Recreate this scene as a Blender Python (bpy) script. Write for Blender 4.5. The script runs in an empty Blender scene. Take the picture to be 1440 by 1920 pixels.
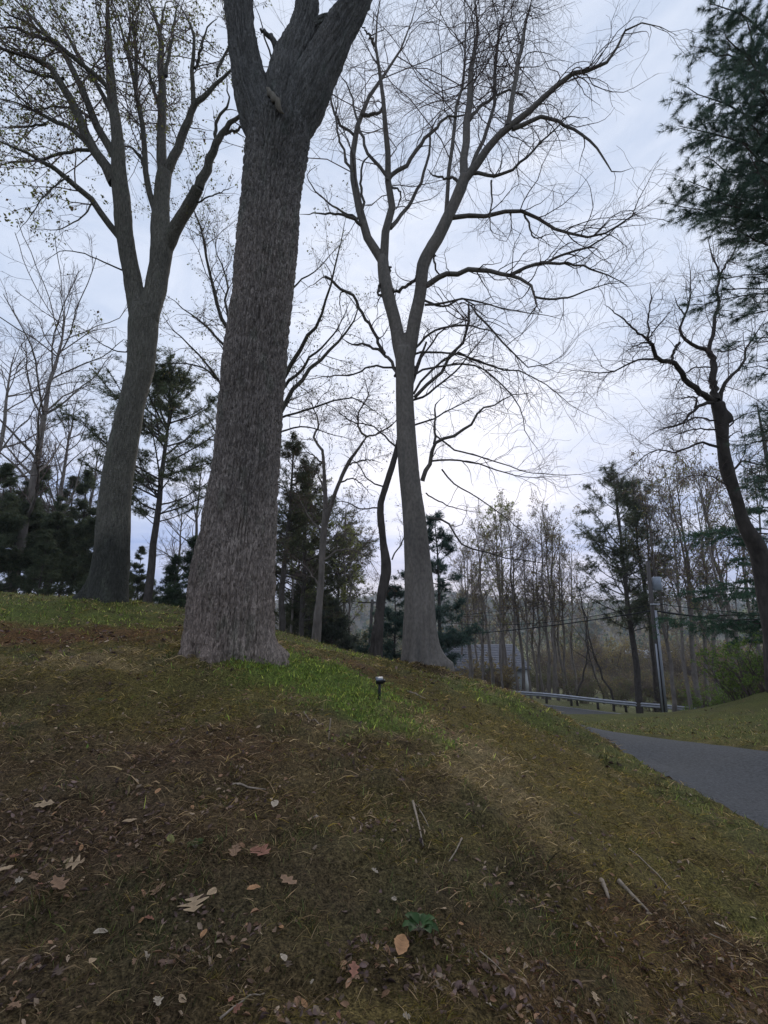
import bpy, math, random
import numpy as np

# ------------------------------------------------------------ camera, sky, sun
SC = bpy.context.scene
COL = SC.collection
PITCH = math.atan(200.0 / 900.0)
cam = bpy.data.cameras.new('camera')
cam.sensor_fit = 'VERTICAL'; cam.sensor_height = 36.0; cam.sensor_width = 27.0
cam.lens = 36.0 * 900.0 / 1920.0
cam.clip_start = 0.05; cam.clip_end = 5000
camo = bpy.data.objects.new('camera', cam); COL.objects.link(camo)
camo.location = (0, 0, 0); camo.rotation_euler = (math.pi / 2 + PITCH, 0, 0)
SC.camera = camo

SUN_EL = math.radians(21.0); SUN_AZ = math.radians(8.0)      # azimuth from +Y towards +X
sdir = (math.sin(SUN_AZ) * math.cos(SUN_EL), math.cos(SUN_AZ) * math.cos(SUN_EL), math.sin(SUN_EL))
world = bpy.data.worlds.new('World'); SC.world = world; world.use_nodes = True
nt = world.node_tree; nt.nodes.clear()
def wn(t, **k):
    n = nt.nodes.new(t)
    for a, b in k.items(): setattr(n, a, b)
    return n
L = nt.links.new
wo = wn('ShaderNodeOutputWorld'); bg = wn('ShaderNodeBackground'); bg.inputs[1].default_value = 0.1
L(bg.outputs[0], wo.inputs[0])
sky = wn('ShaderNodeTexSky', sky_type='NISHITA', sun_disc=False, sun_elevation=SUN_EL, sun_rotation=SUN_AZ,
         air_density=1.0, dust_density=1.5, ozone_density=1.2)
tc = wn('ShaderNodeTexCoord'); sep = wn('ShaderNodeSeparateXYZ'); L(tc.outputs['Generated'], sep.inputs[0])
# the cloud deck, its brightness by elevation (values are ten times the picture's, for strength 0.1)
rz = wn('ShaderNodeValToRGB'); L(sep.outputs['Z'], rz.inputs[0])
cr = rz.color_ramp
stops = [(0.0, (.44, .46, .55)), (0.04, (.36, .41, .55)), (0.09, (.31, .38, .58)), (0.17, (.42, .48, .63)),
         (0.28, (.48, .53, .655)), (0.5, (.455, .52, .645)), (0.75, (.46, .52, .635)), (1.0, (.48, .54, .65))]
while len(cr.elements) < len(stops): cr.elements.new(0.5)
for e, (p, c) in zip(cr.elements, stops): e.position = p; e.color = (*c, 1)
# glow where the sun stands behind the deck
dot = wn('ShaderNodeVectorMath', operation='DOT_PRODUCT'); L(tc.outputs['Generated'], dot.inputs[0]); dot.inputs[1].default_value = sdir
mx = wn('ShaderNodeMath', operation='MAXIMUM'); L(dot.outputs['Value'], mx.inputs[0]); mx.inputs[1].default_value = 0
pw = wn('ShaderNodeMath', operation='POWER'); L(mx.outputs[0], pw.inputs[0]); pw.inputs[1].default_value = 3.5
glow = wn('ShaderNodeMixRGB', blend_type='ADD'); L(rz.outputs[0], glow.inputs[1]); glow.inputs[2].default_value = (.10, .08, .068, 1)
L(pw.outputs[0], glow.inputs[0])
# cloud structure: streaks near the horizon, soft mottling higher up
mp = wn('ShaderNodeMapping'); mp.inputs['Scale'].default_value = (2.2, 2.2, 13.0); L(tc.outputs['Generated'], mp.inputs[0])
n1 = wn('ShaderNodeTexNoise'); n1.inputs['Scale'].default_value = 1.6; n1.inputs['Detail'].default_value = 6; n1.inputs['Roughness'].default_value = .55; n1.inputs['Distortion'].default_value = .4
L(mp.outputs[0], n1.inputs[0])
r1 = wn('ShaderNodeValToRGB'); L(n1.outputs[0], r1.inputs[0])
r1.color_ramp.elements[0].position = .36; r1.color_ramp.elements[0].color = (.58, .69, .90, 1)
r1.color_ramp.elements[1].position = .66; r1.color_ramp.elements[1].color = (1.18, 1.12, 1.09, 1)
m1 = wn('ShaderNodeMixRGB', blend_type='MULTIPLY'); m1.inputs[0].default_value = .95
L(glow.outputs[0], m1.inputs[1]); L(r1.outputs[0], m1.inputs[2])
mp2 = wn('ShaderNodeMapping'); mp2.inputs['Scale'].default_value = (2.6, 2.6, 6.0); L(tc.outputs['Generated'], mp2.inputs[0])
n2 = wn('ShaderNodeTexNoise'); n2.inputs['Scale'].default_value = 1.7; n2.inputs['Detail'].default_value = 7; n2.inputs['Roughness'].default_value = .6; n2.inputs['Distortion'].default_value = .5; L(mp2.outputs[0], n2.inputs[0])
r2 = wn('ShaderNodeValToRGB'); L(n2.outputs[0], r2.inputs[0])
r2.color_ramp.elements[0].position = .34; r2.color_ramp.elements[0].color = (.80, .85, .91, 1)
r2.color_ramp.elements[1].position = .66; r2.color_ramp.elements[1].color = (1.16, 1.13, 1.09, 1)
m2 = wn('ShaderNodeMixRGB', blend_type='MULTIPLY'); m2.inputs[0].default_value = .9
L(r2.outputs[0], m2.inputs[2])
zr = wn('ShaderNodeMapRange'); L(sep.outputs['Z'], zr.inputs[0]); zr.inputs[1].default_value = .14; zr.inputs[2].default_value = .38
mxz = wn('ShaderNodeMixRGB'); L(zr.outputs[0], mxz.inputs[0]); L(m1.outputs[0], mxz.inputs[1]); L(glow.outputs[0], mxz.inputs[2])
L(mxz.outputs[0], m2.inputs[1])
x10 = wn('ShaderNodeVectorMath', operation='SCALE'); L(m2.outputs[0], x10.inputs[0]); x10.inputs['Scale'].default_value = 9.9
mc = wn('ShaderNodeMixRGB'); mc.inputs[0].default_value = .93
L(sky.outputs[0], mc.inputs[1]); L(x10.outputs[0], mc.inputs[2]); L(mc.outputs[0], bg.inputs[0])

sl = bpy.data.lights.new('sun', 'SUN'); sl.energy = 1.0; sl.angle = math.radians(30); sl.color = (1, .93, .84)
so = bpy.data.objects.new('sun', sl); COL.objects.link(so)
from mathutils import Vector
so.rotation_euler = Vector(sdir).to_track_quat('Z', 'Y').to_euler()
SC.view_settings.view_transform = 'Standard'; SC.view_settings.look = 'None'
SC.view_settings.exposure = 0.58; SC.view_settings.gamma = 1.0; SC.view_settings.use_curve_mapping = False
SC.cycles.max_bounces = 5; SC.cycles.transparent_max_bounces = 8

# ------------------------------------------------------------ helpers
rng = np.random.default_rng(11)
cp_, sp_ = math.cos(PITCH), math.sin(PITCH)
def P(px, py, Y):
    """the point of the place at forward distance Y that the photograph shows at px, py"""
    px = np.asarray(px, float); py = np.asarray(py, float); Y = np.asarray(Y, float)
    a = (px - 720) / 900; b = (960 - py) / 900
    f = cp_ - b * sp_; s = Y / f
    return np.stack(np.broadcast_arrays(a * s, Y, (sp_ + b * cp_) * s), -1)
def S(py, Y):
    """metres per photo pixel there"""
    b = (960 - np.asarray(py, float)) / 900
    return np.asarray(Y, float) / (cp_ - b * sp_) / 900

def norm(v): return v / np.maximum(np.linalg.norm(v, axis=-1, keepdims=True), 1e-9)
def hsh(ix, iy, iz=0):
    h = (ix.astype(np.int64) * 374761393 + iy.astype(np.int64) * 668265263 + np.asarray(iz).astype(np.int64) * 2147483647 % 1000003 * 97) & 0xffffffff
    h = ((h ^ (h >> 13)) * 1274126177) & 0xffffffff
    h = ((h ^ (h >> 16)) * 2246822519) & 0xffffffff
    return ((h ^ (h >> 15)) & 0xffffff) / float(0xffffff)
def vnoise(x, y, z=None):
    x0 = np.floor(x); y0 = np.floor(y); fx = x - x0; fy = y - y0
    fx = fx * fx * (3 - 2 * fx); fy = fy * fy * (3 - 2 * fy)
    if z is None:
        g = lambda i, j: hsh(x0 + i, y0 + j)
        return (g(0, 0) * (1 - fx) + g(1, 0) * fx) * (1 - fy) + (g(0, 1) * (1 - fx) + g(1, 1) * fx) * fy
    z0 = np.floor(z); fz = z - z0; fz = fz * fz * (3 - 2 * fz); r = 0
    for k in (0, 1):
        g = lambda i, j: hsh(x0 + i, y0 + j, z0 + k)
        r = r + ((g(0, 0) * (1 - fx) + g(1, 0) * fx) * (1 - fy) + (g(0, 1) * (1 - fx) + g(1, 1) * fx) * fy) * (fz if k else 1 - fz)
    return r
def fbm(x, y, z=None, o=4, lac=2.03, gain=.5):
    a, s, t = 1.0, 0, 0
    for i in range(o):
        s = s + a * vnoise(x + 17.3 * i, y - 9.1 * i, None if z is None else z + 5.7 * i); t += a
        x = x * lac; y = y * lac; z = None if z is None else z * lac; a *= gain
    return s / t

def mesh(name, V, quads=None, tris=None, col=None, smooth=True):
    V = np.asarray(V, np.float32).reshape(-1, 3)
    me = bpy.data.meshes.new(name); me.vertices.add(len(V)); me.vertices.foreach_set('co', V.ravel())
    idx = []; starts = []; n = 0
    for F, k in ((quads, 4), (tris, 3)):
        if F is None or len(F) == 0: continue
        F = np.asarray(F, np.int32).reshape(-1, k)
        idx.append(F.ravel()); starts.append(n + np.arange(len(F)) * k); n += F.size
    idx = np.concatenate(idx); starts = np.concatenate(starts).astype(np.int32)
    me.loops.add(len(idx)); me.loops.foreach_set('vertex_index', idx)
    me.polygons.add(len(starts)); me.polygons.foreach_set('loop_start', starts)
    if smooth: me.polygons.foreach_set('use_smooth', np.ones(len(starts), bool))
    if col is not None:
        c = np.ones((len(V), 4), np.float32); c[:, :3] = np.broadcast_to(col, (len(V), 3))
        at = me.color_attributes.new('col', 'FLOAT_COLOR', 'POINT'); at.data.foreach_set('color', c.ravel())
    me.update(calc_edges=True)
    return me
def link(name, me, mat, parent=None, label=None, cat=None, group=None, kind=None, loc=None):
    o = bpy.data.objects.new(name, me); COL.objects.link(o)
    if me is not None and mat is not None and not me.materials: me.materials.append(mat)
    if loc is not None: o.location = loc
    if parent is not None: o.parent = parent
    for k, v in (('label', label), ('category', cat), ('group', group), ('kind', kind)):
        if v: o[k] = v
    return o
def thing(name, label, cat, loc, group=None):
    o = link(name, None, None, None, label, cat, group, None, loc); o.empty_display_size = .2
    return o
def copy_tree(o, parent=None):
    c = o.copy(); COL.objects.link(c)
    if parent is not None: c.parent = parent
    for ch in list(o.children): copy_tree(ch, c)
    return c
class MB:
    """collects boxes, prisms and tubes into one mesh"""
    def __init__(s): s.V = []; s.Q = []; s.T = []; s.n = 0
    def add(s, V, Q=None, T=None):
        V = np.asarray(V, float).reshape(-1, 3)
        if Q is not None and len(Q): s.Q.append(np.asarray(Q).reshape(-1, 4) + s.n)
        if T is not None and len(T): s.T.append(np.asarray(T).reshape(-1, 3) + s.n)
        s.V.append(V); s.n += len(V); return s
    def box(s, c, size, R=None, bev=0):
        h = np.array(size) / 2.
        v = np.array([[x, y, z] for x in (-1, 1) for y in (-1, 1) for z in (-1, 1)]) * h
        if R is not None: v = v @ np.array(R).T
        return s.add(v + np.array(c), [[0, 1, 3, 2], [4, 6, 7, 5], [0, 4, 5, 1], [2, 3, 7, 6], [0, 2, 6, 4], [1, 5, 7, 3]])
    def tube(s, pts, r, sides=8, caps=True):
        pts = np.asarray(pts, float)[None]; K = pts.shape[1]; r = np.broadcast_to(np.asarray(r, float), (K,))[None]
        V, Q = tubes(pts, r, sides); T = []
        if caps:
            T = [[0, i + 1, i] for i in range(1, sides - 1)] + [[(K - 1) * sides, (K - 1) * sides + i, (K - 1) * sides + i + 1] for i in range(1, sides - 1)]
        return s.add(V, Q, T)
    def me(s, name, smooth=False, col=None):
        return mesh(name, np.concatenate(s.V), np.concatenate(s.Q) if s.Q else None, np.concatenate(s.T) if s.T else None, col, smooth)
def rotz(a): c, s_ = math.cos(a), math.sin(a); return np.array([[c, -s_, 0], [s_, c, 0], [0, 0, 1.]])

def tubes(Pn, R, sides=3, lob=None):
    """Pn (B,K,3) centre lines, R (B,K) radii -> vertices and quads"""
    B, K, _ = Pn.shape
    t = norm(np.gradient(Pn, axis=1))
    av = norm(Pn[:, -1] - Pn[:, 0])
    ref = np.where(np.abs(av[:, 2:3]) > .75, np.array([[0, 1., 0]]), np.array([[0, 0, 1.]]))[:, None]
    n = norm(np.cross(t, ref)); b = np.cross(t, n)
    a = np.linspace(0, 2 * np.pi, sides, endpoint=False)
    ring = np.cos(a)[None, None, :, None] * n[:, :, None] + np.sin(a)[None, None, :, None] * b[:, :, None]
    rr = R[:, :, None, None] * (1 if lob is None else lob[..., None])
    V = Pn[:, :, None] + ring * rr
    base = (np.arange(B)[:, None, None] * K + np.arange(K - 1)[None, :, None]) * sides
    j = np.arange(sides)[None, None]; j2 = (j + 1) % sides
    Q = np.stack([base + j, base + j2, base + sides + j2, base + sides + j], -1)
    return V.reshape(-1, 3), Q.reshape(-1, 4)
def interp(Pn, t):
    """Pn (B,K,..) at t (B,) in 0..1"""
    K = Pn.shape[1]; f = np.clip(t, 0, .9999) * (K - 1); i = f.astype(int); w = f - i
    r = np.arange(len(Pn)); w = w.reshape((-1,) + (1,) * (Pn.ndim - 2))
    return Pn[r, i] * (1 - w) + Pn[r, i + 1] * w
def grow(Pn, R, n, rg, t0=.15, t1=1., ang=45, angj=15, lr=.5, lmin=.1, K=6, curl=.25, up=0., rr=.6, rmax=1e9, rend=.001, flat=0., lens=None, falloff=.5):
    """n side shoots on the given centre lines"""
    seg = np.linalg.norm(np.diff(Pn, axis=1), axis=2).sum(1)
    pr = seg / seg.sum(); i = rg.choice(len(Pn), n, p=pr)
    t = t0 + (t1 - t0) * rg.random(n) ** .9
    p0 = interp(Pn[i], t); e = .5 / Pn.shape[1]
    tg = norm(interp(Pn[i], np.minimum(t + e, 1)) - interp(Pn[i], np.maximum(t - e, 0)))
    rp = interp(R[i], t)
    q = rg.normal(size=(n, 3)); q[:, 2] *= (1 - flat)
    q = norm(q - (q * tg).sum(1, keepdims=True) * tg)
    a = np.radians(ang + angj * rg.normal(size=n))[:, None]
    d = norm(tg * np.cos(a) + q * np.sin(a))
    ln = np.maximum((seg[i] if lens is None else lens) * lr * rg.uniform(.45, 1.1, n) * (1 - falloff * t), lmin)
    out = np.empty((n, K, 3)); out[:, 0] = p0
    st = (ln / (K - 1))[:, None]; bend = rg.normal(size=(n, 3)) * curl * .16
    for k in range(1, K):
        d = norm(d + rg.normal(size=(n, 3)) * curl + bend + np.array([0, 0, up]))
        out[:, k] = out[:, k - 1] + d * st
    r0 = np.minimum(np.minimum(rp * rr, rmax), ln * .03 + .0008)
    Rn = r0[:, None] + (np.minimum(rend, r0)[:, None] - r0[:, None]) * np.linspace(0, 1, K)[None] ** .9
    return out, Rn
def cat(*prs):
    """join (P,R) sets after resampling to the same count"""
    K = max(p.shape[1] for p, r in prs)
    outP, outR = [], []
    for p, r in prs:
        if p.shape[1] != K:
            tt = np.linspace(0, 1, K)
            p = np.stack([interp(p, np.full(len(p), x)) for x in tt], 1); r = np.stack([interp(r, np.full(len(r), x)) for x in tt], 1)
        outP.append(p); outR.append(r)
    return np.concatenate(outP), np.concatenate(outR)
def smooth_line(pts, K):
    """Catmull-Rom through pts (n,d) -> (K,d), even in chord length of the first two columns"""
    pts = np.asarray(pts, float)
    if len(pts) == 2: return pts[0] + (pts[1] - pts[0]) * np.linspace(0, 1, K)[:, None]
    q = np.vstack([2 * pts[0] - pts[1], pts, 2 * pts[-1] - pts[-2]])
    d = np.concatenate([[0], np.cumsum(np.linalg.norm(np.diff(pts[:, :2], axis=0), axis=1))]); d /= d[-1]
    out = []
    for s in np.linspace(0, 1, K):
        i = min(np.searchsorted(d, s, side='right') - 1, len(pts) - 2); u = (s - d[i]) / max(d[i + 1] - d[i], 1e-9)
        a, b, c, e = q[i], q[i + 1], q[i + 2], q[i + 3]
        out.append(.5 * (2 * b + (c - a) * u + (2 * a - 5 * b + 4 * c - e) * u * u + (3 * b - a - 3 * c + e) * u ** 3))
    return np.array(out)

# ------------------------------------------------------------ materials
def material(name, color=(.2, .2, .2), rough=.85, attr=False, noise=None, bump=None, spec=.3, metal=0., two=None, sss=False, attrmul=None):
    """noise = (scale xyz, dark multiplier, light multiplier); bump = (scale xyz, strength, distance)"""
    m = bpy.data.materials.new(name); m.use_nodes = True; t = m.node_tree; b = t.nodes['Principled BSDF']
    b.inputs['Roughness'].default_value = rough; b.inputs['Metallic'].default_value = metal
    b.inputs['Specular IOR Level'].default_value = spec
    l = t.links.new; co = t.nodes.new('ShaderNodeTexCoord')
    if attr:
        at = t.nodes.new('ShaderNodeVertexColor'); at.layer_name = 'col'; src = at.outputs[0]
    else:
        rgb = t.nodes.new('ShaderNodeRGB'); rgb.outputs[0].default_value = (*color, 1); src = rgb.outputs[0]
    def tex(scale, detail=5):
        mp = t.nodes.new('ShaderNodeMapping'); mp.inputs['Scale'].default_value = scale; l(co.outputs['Object'], mp.inputs[0])
        n = t.nodes.new('ShaderNodeTexNoise'); n.inputs['Scale'].default_value = 1; n.inputs['Detail'].default_value = detail; n.inputs['Roughness'].default_value = .6
        l(mp.outputs[0], n.inputs[0]); return n.outputs[0]
    if two:
        rp = t.nodes.new('ShaderNodeValToRGB'); l(tex(two[0], 4), rp.inputs[0]); rp.color_ramp.elements[0].position = two[2]; rp.color_ramp.elements[1].position = two[3]
        mx = t.nodes.new('ShaderNodeMixRGB'); l(rp.outputs[0], mx.inputs[0]); l(src, mx.inputs[1]); mx.inputs[2].default_value = (*two[1], 1); src = mx.outputs[0]
    if noise:
        mr = t.nodes.new('ShaderNodeMapRange'); l(tex(noise[0]), mr.inputs[0]); mr.inputs[1].default_value = .3; mr.inputs[2].default_value = .7
        mr.inputs[3].default_value = noise[1]; mr.inputs[4].default_value = noise[2]
        vm = t.nodes.new('ShaderNodeVectorMath'); vm.operation = 'SCALE'; l(src, vm.inputs[0]); l(mr.outputs[0], vm.inputs['Scale']); src = vm.outputs[0]
    l(src, b.inputs['Base Color'])
    if sss:
        tl = t.nodes.new('ShaderNodeBsdfTranslucent'); l(src, tl.inputs[0]); ms_ = t.nodes.new('ShaderNodeMixShader'); ms_.inputs[0].default_value = .48
        l(b.outputs[0], ms_.inputs[1]); l(tl.outputs[0], ms_.inputs[2]); l(ms_.outputs[0], t.nodes['Material Output'].inputs[0])
    if bump:
        bp = t.nodes.new('ShaderNodeBump'); bp.inputs['Strength'].default_value = bump[1]; bp.inputs['Distance'].default_value = bump[2]
        l(tex(bump[0], 8), bp.inputs['Height']); l(bp.outputs[0], b.inputs['Normal'])
    return m
M = {}
M['ground'] = material('ground_soil', attr=True, noise=((38, 38, 38), .35, 1.9), bump=((45, 45, 45), 1.0, .05), rough=.95, spec=.1)
t = M['ground'].node_tree; vm = [n for n in t.nodes if n.type == 'VECT_MATH'][0]; co = [n for n in t.nodes if n.type == 'TEX_COORD'][0]
nz = t.nodes.new('ShaderNodeTexNoise'); nz.inputs['Scale'].default_value = 95; nz.inputs['Detail'].default_value = 6; nz.inputs['Roughness'].default_value = .7; t.links.new(co.outputs['Object'], nz.inputs[0])
mr = t.nodes.new('ShaderNodeMapRange'); t.links.new(nz.outputs[0], mr.inputs[0]); mr.inputs[1].default_value = .34; mr.inputs[2].default_value = .66; mr.inputs[3].default_value = .12; mr.inputs[4].default_value = 2.5
v2 = t.nodes.new('ShaderNodeVectorMath'); v2.operation = 'SCALE'; t.links.new(vm.outputs[0], v2.inputs[0]); t.links.new(mr.outputs[0], v2.inputs['Scale']); t.links.new(v2.outputs[0], t.nodes['Principled BSDF'].inputs['Base Color'])
M['blades'] = material('blades', attr=True, sss=True, rough=.8, spec=.15)
M['oak'] = material('oak_bark', attr=True, noise=((60, 60, 14), .45, 1.55), bump=((80, 80, 12), .9, .02), rough=.93, spec=.12)
def fissures(m, scale, strength, dist):
    t = m.node_tree; l = t.links.new; co = t.nodes.new('ShaderNodeTexCoord'); mp = t.nodes.new('ShaderNodeMapping'); mp.inputs['Scale'].default_value = scale
    nz = t.nodes.new('ShaderNodeTexNoise'); nz.inputs['Scale'].default_value = 7; nz.inputs['Detail'].default_value = 3; l(co.outputs['Object'], nz.inputs[0])
    ad = t.nodes.new('ShaderNodeMixRGB'); ad.blend_type = 'LINEAR_LIGHT'; ad.inputs[0].default_value = .05; l(co.outputs['Object'], ad.inputs[1]); l(nz.outputs[1], ad.inputs[2])
    l(ad.outputs[0], mp.inputs[0]); v = t.nodes.new('ShaderNodeTexVoronoi'); v.feature = 'DISTANCE_TO_EDGE'; v.inputs['Scale'].default_value = 1; l(mp.outputs[0], v.inputs['Vector'])
    mr = t.nodes.new('ShaderNodeMapRange'); l(v.outputs['Distance'], mr.inputs[0]); mr.inputs[2].default_value = .18
    b = t.nodes.new('ShaderNodeBump'); b.inputs['Strength'].default_value = strength; b.inputs['Distance'].default_value = dist; l(mr.outputs[0], b.inputs['Height'])
    old = [n for n in t.nodes if n.type == 'BUMP' and n != b]
    if old: l(b.outputs[0], old[0].inputs['Normal'])
    else: l(b.outputs[0], t.nodes['Principled BSDF'].inputs['Normal'])
fissures(M['oak'], (40, 40, 9), .8, .015)
M['smoothbark'] = material('grey_smooth_bark', attr=True, noise=((22, 22, 12), .7, 1.3), bump=((40, 40, 24), .5, .008), rough=.85, spec=.2)
M['maplebark'] = material('maple_bark', attr=True, noise=((34, 34, 7), .55, 1.45), bump=((60, 60, 12), .9, .02), rough=.9, spec=.15)
fissures(M['maplebark'], (36, 36, 8), .9, .02)
M['limb'] = material('limb_bark', (.100, .090, .082), noise=((9, 9, 9), .6, 1.4), bump=((40, 40, 40), .5, .006), rough=.9, spec=.15)
M['twig'] = material('twig_bark', (.120, .090, .082), rough=.8, spec=.15)
M['palebark'] = material('pale_bark', (.19, .165, .145), noise=((5, 5, 2), .6, 1.35), bump=((20, 20, 8), .8, .02), rough=.92, spec=.1)
M['darkbark'] = material('dark_bark', (.075, .065, .058), noise=((6, 6, 3), .6, 1.4), bump=((25, 25, 9), .8, .02), rough=.92, spec=.1)
M['leaf'] = material('leaves', attr=True, sss=True, rough=.6, spec=.25)
M['needle'] = material('needles', attr=True, sss=True, rough=.65, spec=.2)
M['asphalt'] = material('asphalt', (.046, .050, .057), noise=((26, 26, 26), .45, 1.7), bump=((110, 110, 110), .8, .012), rough=.88, two=((.9, .9, .9), (.050, .052, .056), .35, .75))
M['paint'] = material('road_paint', (.6, .6, .58), noise=((9, 9, 9), .7, 1.1), rough=.7)
M['galv'] = material('galvanised_steel', (.42, .43, .46), metal=.7, rough=.5, noise=((4, 4, 8), .75, 1.15))
M['wood'] = material('weathered_pole_wood', (.085, .075, .07), noise=((30, 30, 2), .7, 1.3), bump=((60, 60, 5), .6, .01), rough=.9)
M['conduit'] = material('grey_conduit', (.30, .31, .34), rough=.6, noise=((6, 6, 3), .85, 1.1))
M['can'] = material('grey_paint_can', (.30, .33, .38), rough=.5, noise=((6, 6, 6), .85, 1.1))
M['black'] = material('black_plastic', (.012, .012, .013), rough=.5, noise=((30, 30, 30), .8, 1.2))
M['wire'] = material('wire_black', (.02, .02, .022), rough=.6)
M['panel'] = material('solar_panel_glass', (.16, .18, .21), rough=.3, spec=.6)
M['siding'] = material('pale_siding', (.34, .36, .37), rough=.8, noise=((1, 1, 12), .88, 1.06))
M['whitetrim'] = material('white_trim', (.72, .73, .74), rough=.7, noise=((3, 3, 3), .9, 1.05))
M['roof'] = material('grey_roof', (.15, .155, .18), rough=.85, noise=((3, 3, 9), .75, 1.2))
M['glass'] = material('dark_glass', (.03, .035, .045), rough=.12, spec=.6)
M['stick'] = material('dead_stick', (.27, .215, .16), rough=.9, noise=((40, 40, 40), .6, 1.3), bump=((120, 120, 120), .6, .003))
M['paleinside'] = material('bare_wood_scar', (.15, .13, .10), rough=.85, noise=((40, 40, 6), .65, 1.25), bump=((70, 70, 10), .7, .01))
M['deadleaf'] = material('dead_leaf', attr=True, rough=.75, noise=((60, 60, 60), .7, 1.25), bump=((90, 90, 90), .4, .002))

# ------------------------------------------------------------ terrain height
ctrl = []
def c_px(px, py, Y): ctrl.append(P(px, py, Y))
for a in [(0, 1920, 1.75), (360, 1920, 1.85), (720, 1920, 1.95), (1080, 1920, 2.15), (1440, 1920, 2.45),
          (0, 1700, 2.3), (360, 1700, 2.4), (720, 1700, 2.5), (1080, 1720, 2.85), (1440, 1750, 3.3),
          (0, 1500, 3.1), (360, 1500, 3.15), (720, 1500, 3.4), (900, 1600, 3.1), (1200, 1600, 3.95),
          (0, 1300, 5.0), (250, 1330, 4.7), (480, 1350, 4.4), (720, 1380, 4.5), (900, 1400, 5.1), (1100, 1450, 6.0),
          (0, 1200, 7.2), (250, 1200, 7.0), (430, 1232, 6.4), (600, 1290, 5.9), (800, 1320, 6.6), (950, 1350, 6.8),
          (0, 1118, 11), (110, 1125, 11), (200, 1130, 11), (300, 1150, 10.6), (345, 1165, 10.2), (520, 1205, 10), (620, 1225, 10.8), (740, 1245, 11), (790, 1253, 10),
          (703, 1234, 13), (595, 1212, 16), (860, 1268, 9.8), (930, 1291, 9.5), (1000, 1320, 9.1), (1100, 1371, 8.5), (1130, 1390, 8.2),
          (1440, 1558, 5.15), (1300, 1475, 6.8), (1200, 1425, 8.5), (1440, 1415, 8.3), (1300, 1390, 10.2), (1200, 1378, 11.6), (1130, 1370, 12.6),
          (1440, 1340, 15), (1440, 1295, 20), (1330, 1330, 21), (1250, 1337, 26.5), (1215, 1339, 27), (1150, 1339, 28), (1040, 1338, 29), (1095, 1339, 28.5), (1150, 1352, 18), (1250, 1365, 14),
          (1440, 1390, 10)]:
    c_px(*a)
for w in [(-8, -1, -.9), (-3, -2, -1.5), (3, -2, -1.75), (8, 0, -1.95), (14, 0, -1.8), (0, -12, -2.0), (-12, -8, -1.0), (15, -12, -1.6),
          (-9, 4, -.45), (-14, 8, .4), (-16, 18, .75), (-10, 17, .5), (-24, 30, .6), (-14, 28, .3), (-7, 22, -.6), (-40, 15, 1.0), (-40, 45, .2), (-20, 45, -1.5),
          (-5, 32, -2.6), (0, 19, -2.3), (3.5, 15.5, -3.05), (1.5, 23, -4.0), (0.5, 30, -5.0), (-12, 55, -5.2), (4, 34, -6.0),
          (9.5, 36, -6.4), (13, 40, -6.45), (10, 43, -6.6), (19, 34.5, -6.45), (17, 31.5, -6.4), (-2, 45, -6.3), (-2, 50, -6.6), (26, 30, -6.2), (36, 27, -6.0), (34, 22, -3.0), (45, 20, -4),
          (22, 22, -3.4), (24, 14, -1.6), (14, 9, -1.75), (18, 4, -1.6), (40, 0, -1),
          (12, 50, -7.4), (14, 60, -7.8), (25, 45, -8.0), (0, 62, -8), (40, 40, -8.5), (-20, 70, -8), (25, 65, -9), (45, 60, -9.5), (60, 30, -7), (60, 0, -3), (-60, 0, 1), (-60, 60, -3), (0, 80, -9.3), (40, 80, -10.3), (-40, 80, -8)]:
    ctrl.append(np.array(w, float))
ctrl = np.array(ctrl)
CX = ctrl[:, :2]; CZ = ctrl[:, 2]
def _k(d2): return .5 * d2 * np.log(np.maximum(d2, 1e-12))
def _solve():
    n = len(CX); d2 = ((CX[:, None] - CX[None]) ** 2).sum(-1)
    A = np.zeros((n + 3, n + 3)); A[:n, :n] = _k(d2) + np.diag(np.where(np.hypot(CX[:, 0], CX[:, 1]) < 30, .02, .3))
    A[:n, n] = 1; A[:n, n + 1:] = CX; A[n, :n] = 1; A[n + 1:, :n] = CX.T
    return np.linalg.solve(A, np.concatenate([CZ, [0, 0, 0]]))
TW = _solve()
def far(x, y):
    r = np.hypot(x, y)
    v = -9.5 - 7 * np.clip((r - 80) / 200, 0, 1)
    th = np.arctan2(x, y)
    hill = (46 + 12 * np.sin(th * 5 + 1.2) + 7 * np.sin(th * 13 + .4)) * np.clip((r - 330) / 620, 0, 1) ** 1.25
    front = np.clip((y + 30) / 90, 0, 1)
    back = 1.0 + np.clip((60 - y) / 80, 0, 1) * 0
    v = v * front + (1 - front) * (-1.5)
    return v + hill * .9 + 3.0 * (fbm(x / 90., y / 90., o=3) - .5) * np.clip((r - 90) / 200, 0, 1)
def H0(x, y):
    x = np.asarray(x, float); y = np.asarray(y, float); shp = np.broadcast(x, y).shape
    X = np.broadcast_to(x, shp).ravel(); Y = np.broadcast_to(y, shp).ravel()
    r = np.hypot(X, Y - 20); out = np.empty(len(X)); w = np.clip((r - 48) / 30, 0, 1); w = w * w * (3 - 2 * w)
    m = w < 1
    for s in range(0, len(X), 40000):
        mm = m[s:s + 40000]; q = np.stack([X[s:s + 40000][mm], Y[s:s + 40000][mm]], 1)
        if len(q):
            d2 = ((q[:, None] - CX[None]) ** 2).sum(-1)
            v = _k(d2) @ TW[:len(CX)] + TW[len(CX)] + q @ TW[len(CX) + 1:]
            o = np.zeros(len(mm)); o[mm] = v; out[s:s + 40000] = o
        else: out[s:s + 40000] = 0
    return (out * (1 - w) + far(X, Y) * w).reshape(shp)
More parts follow.
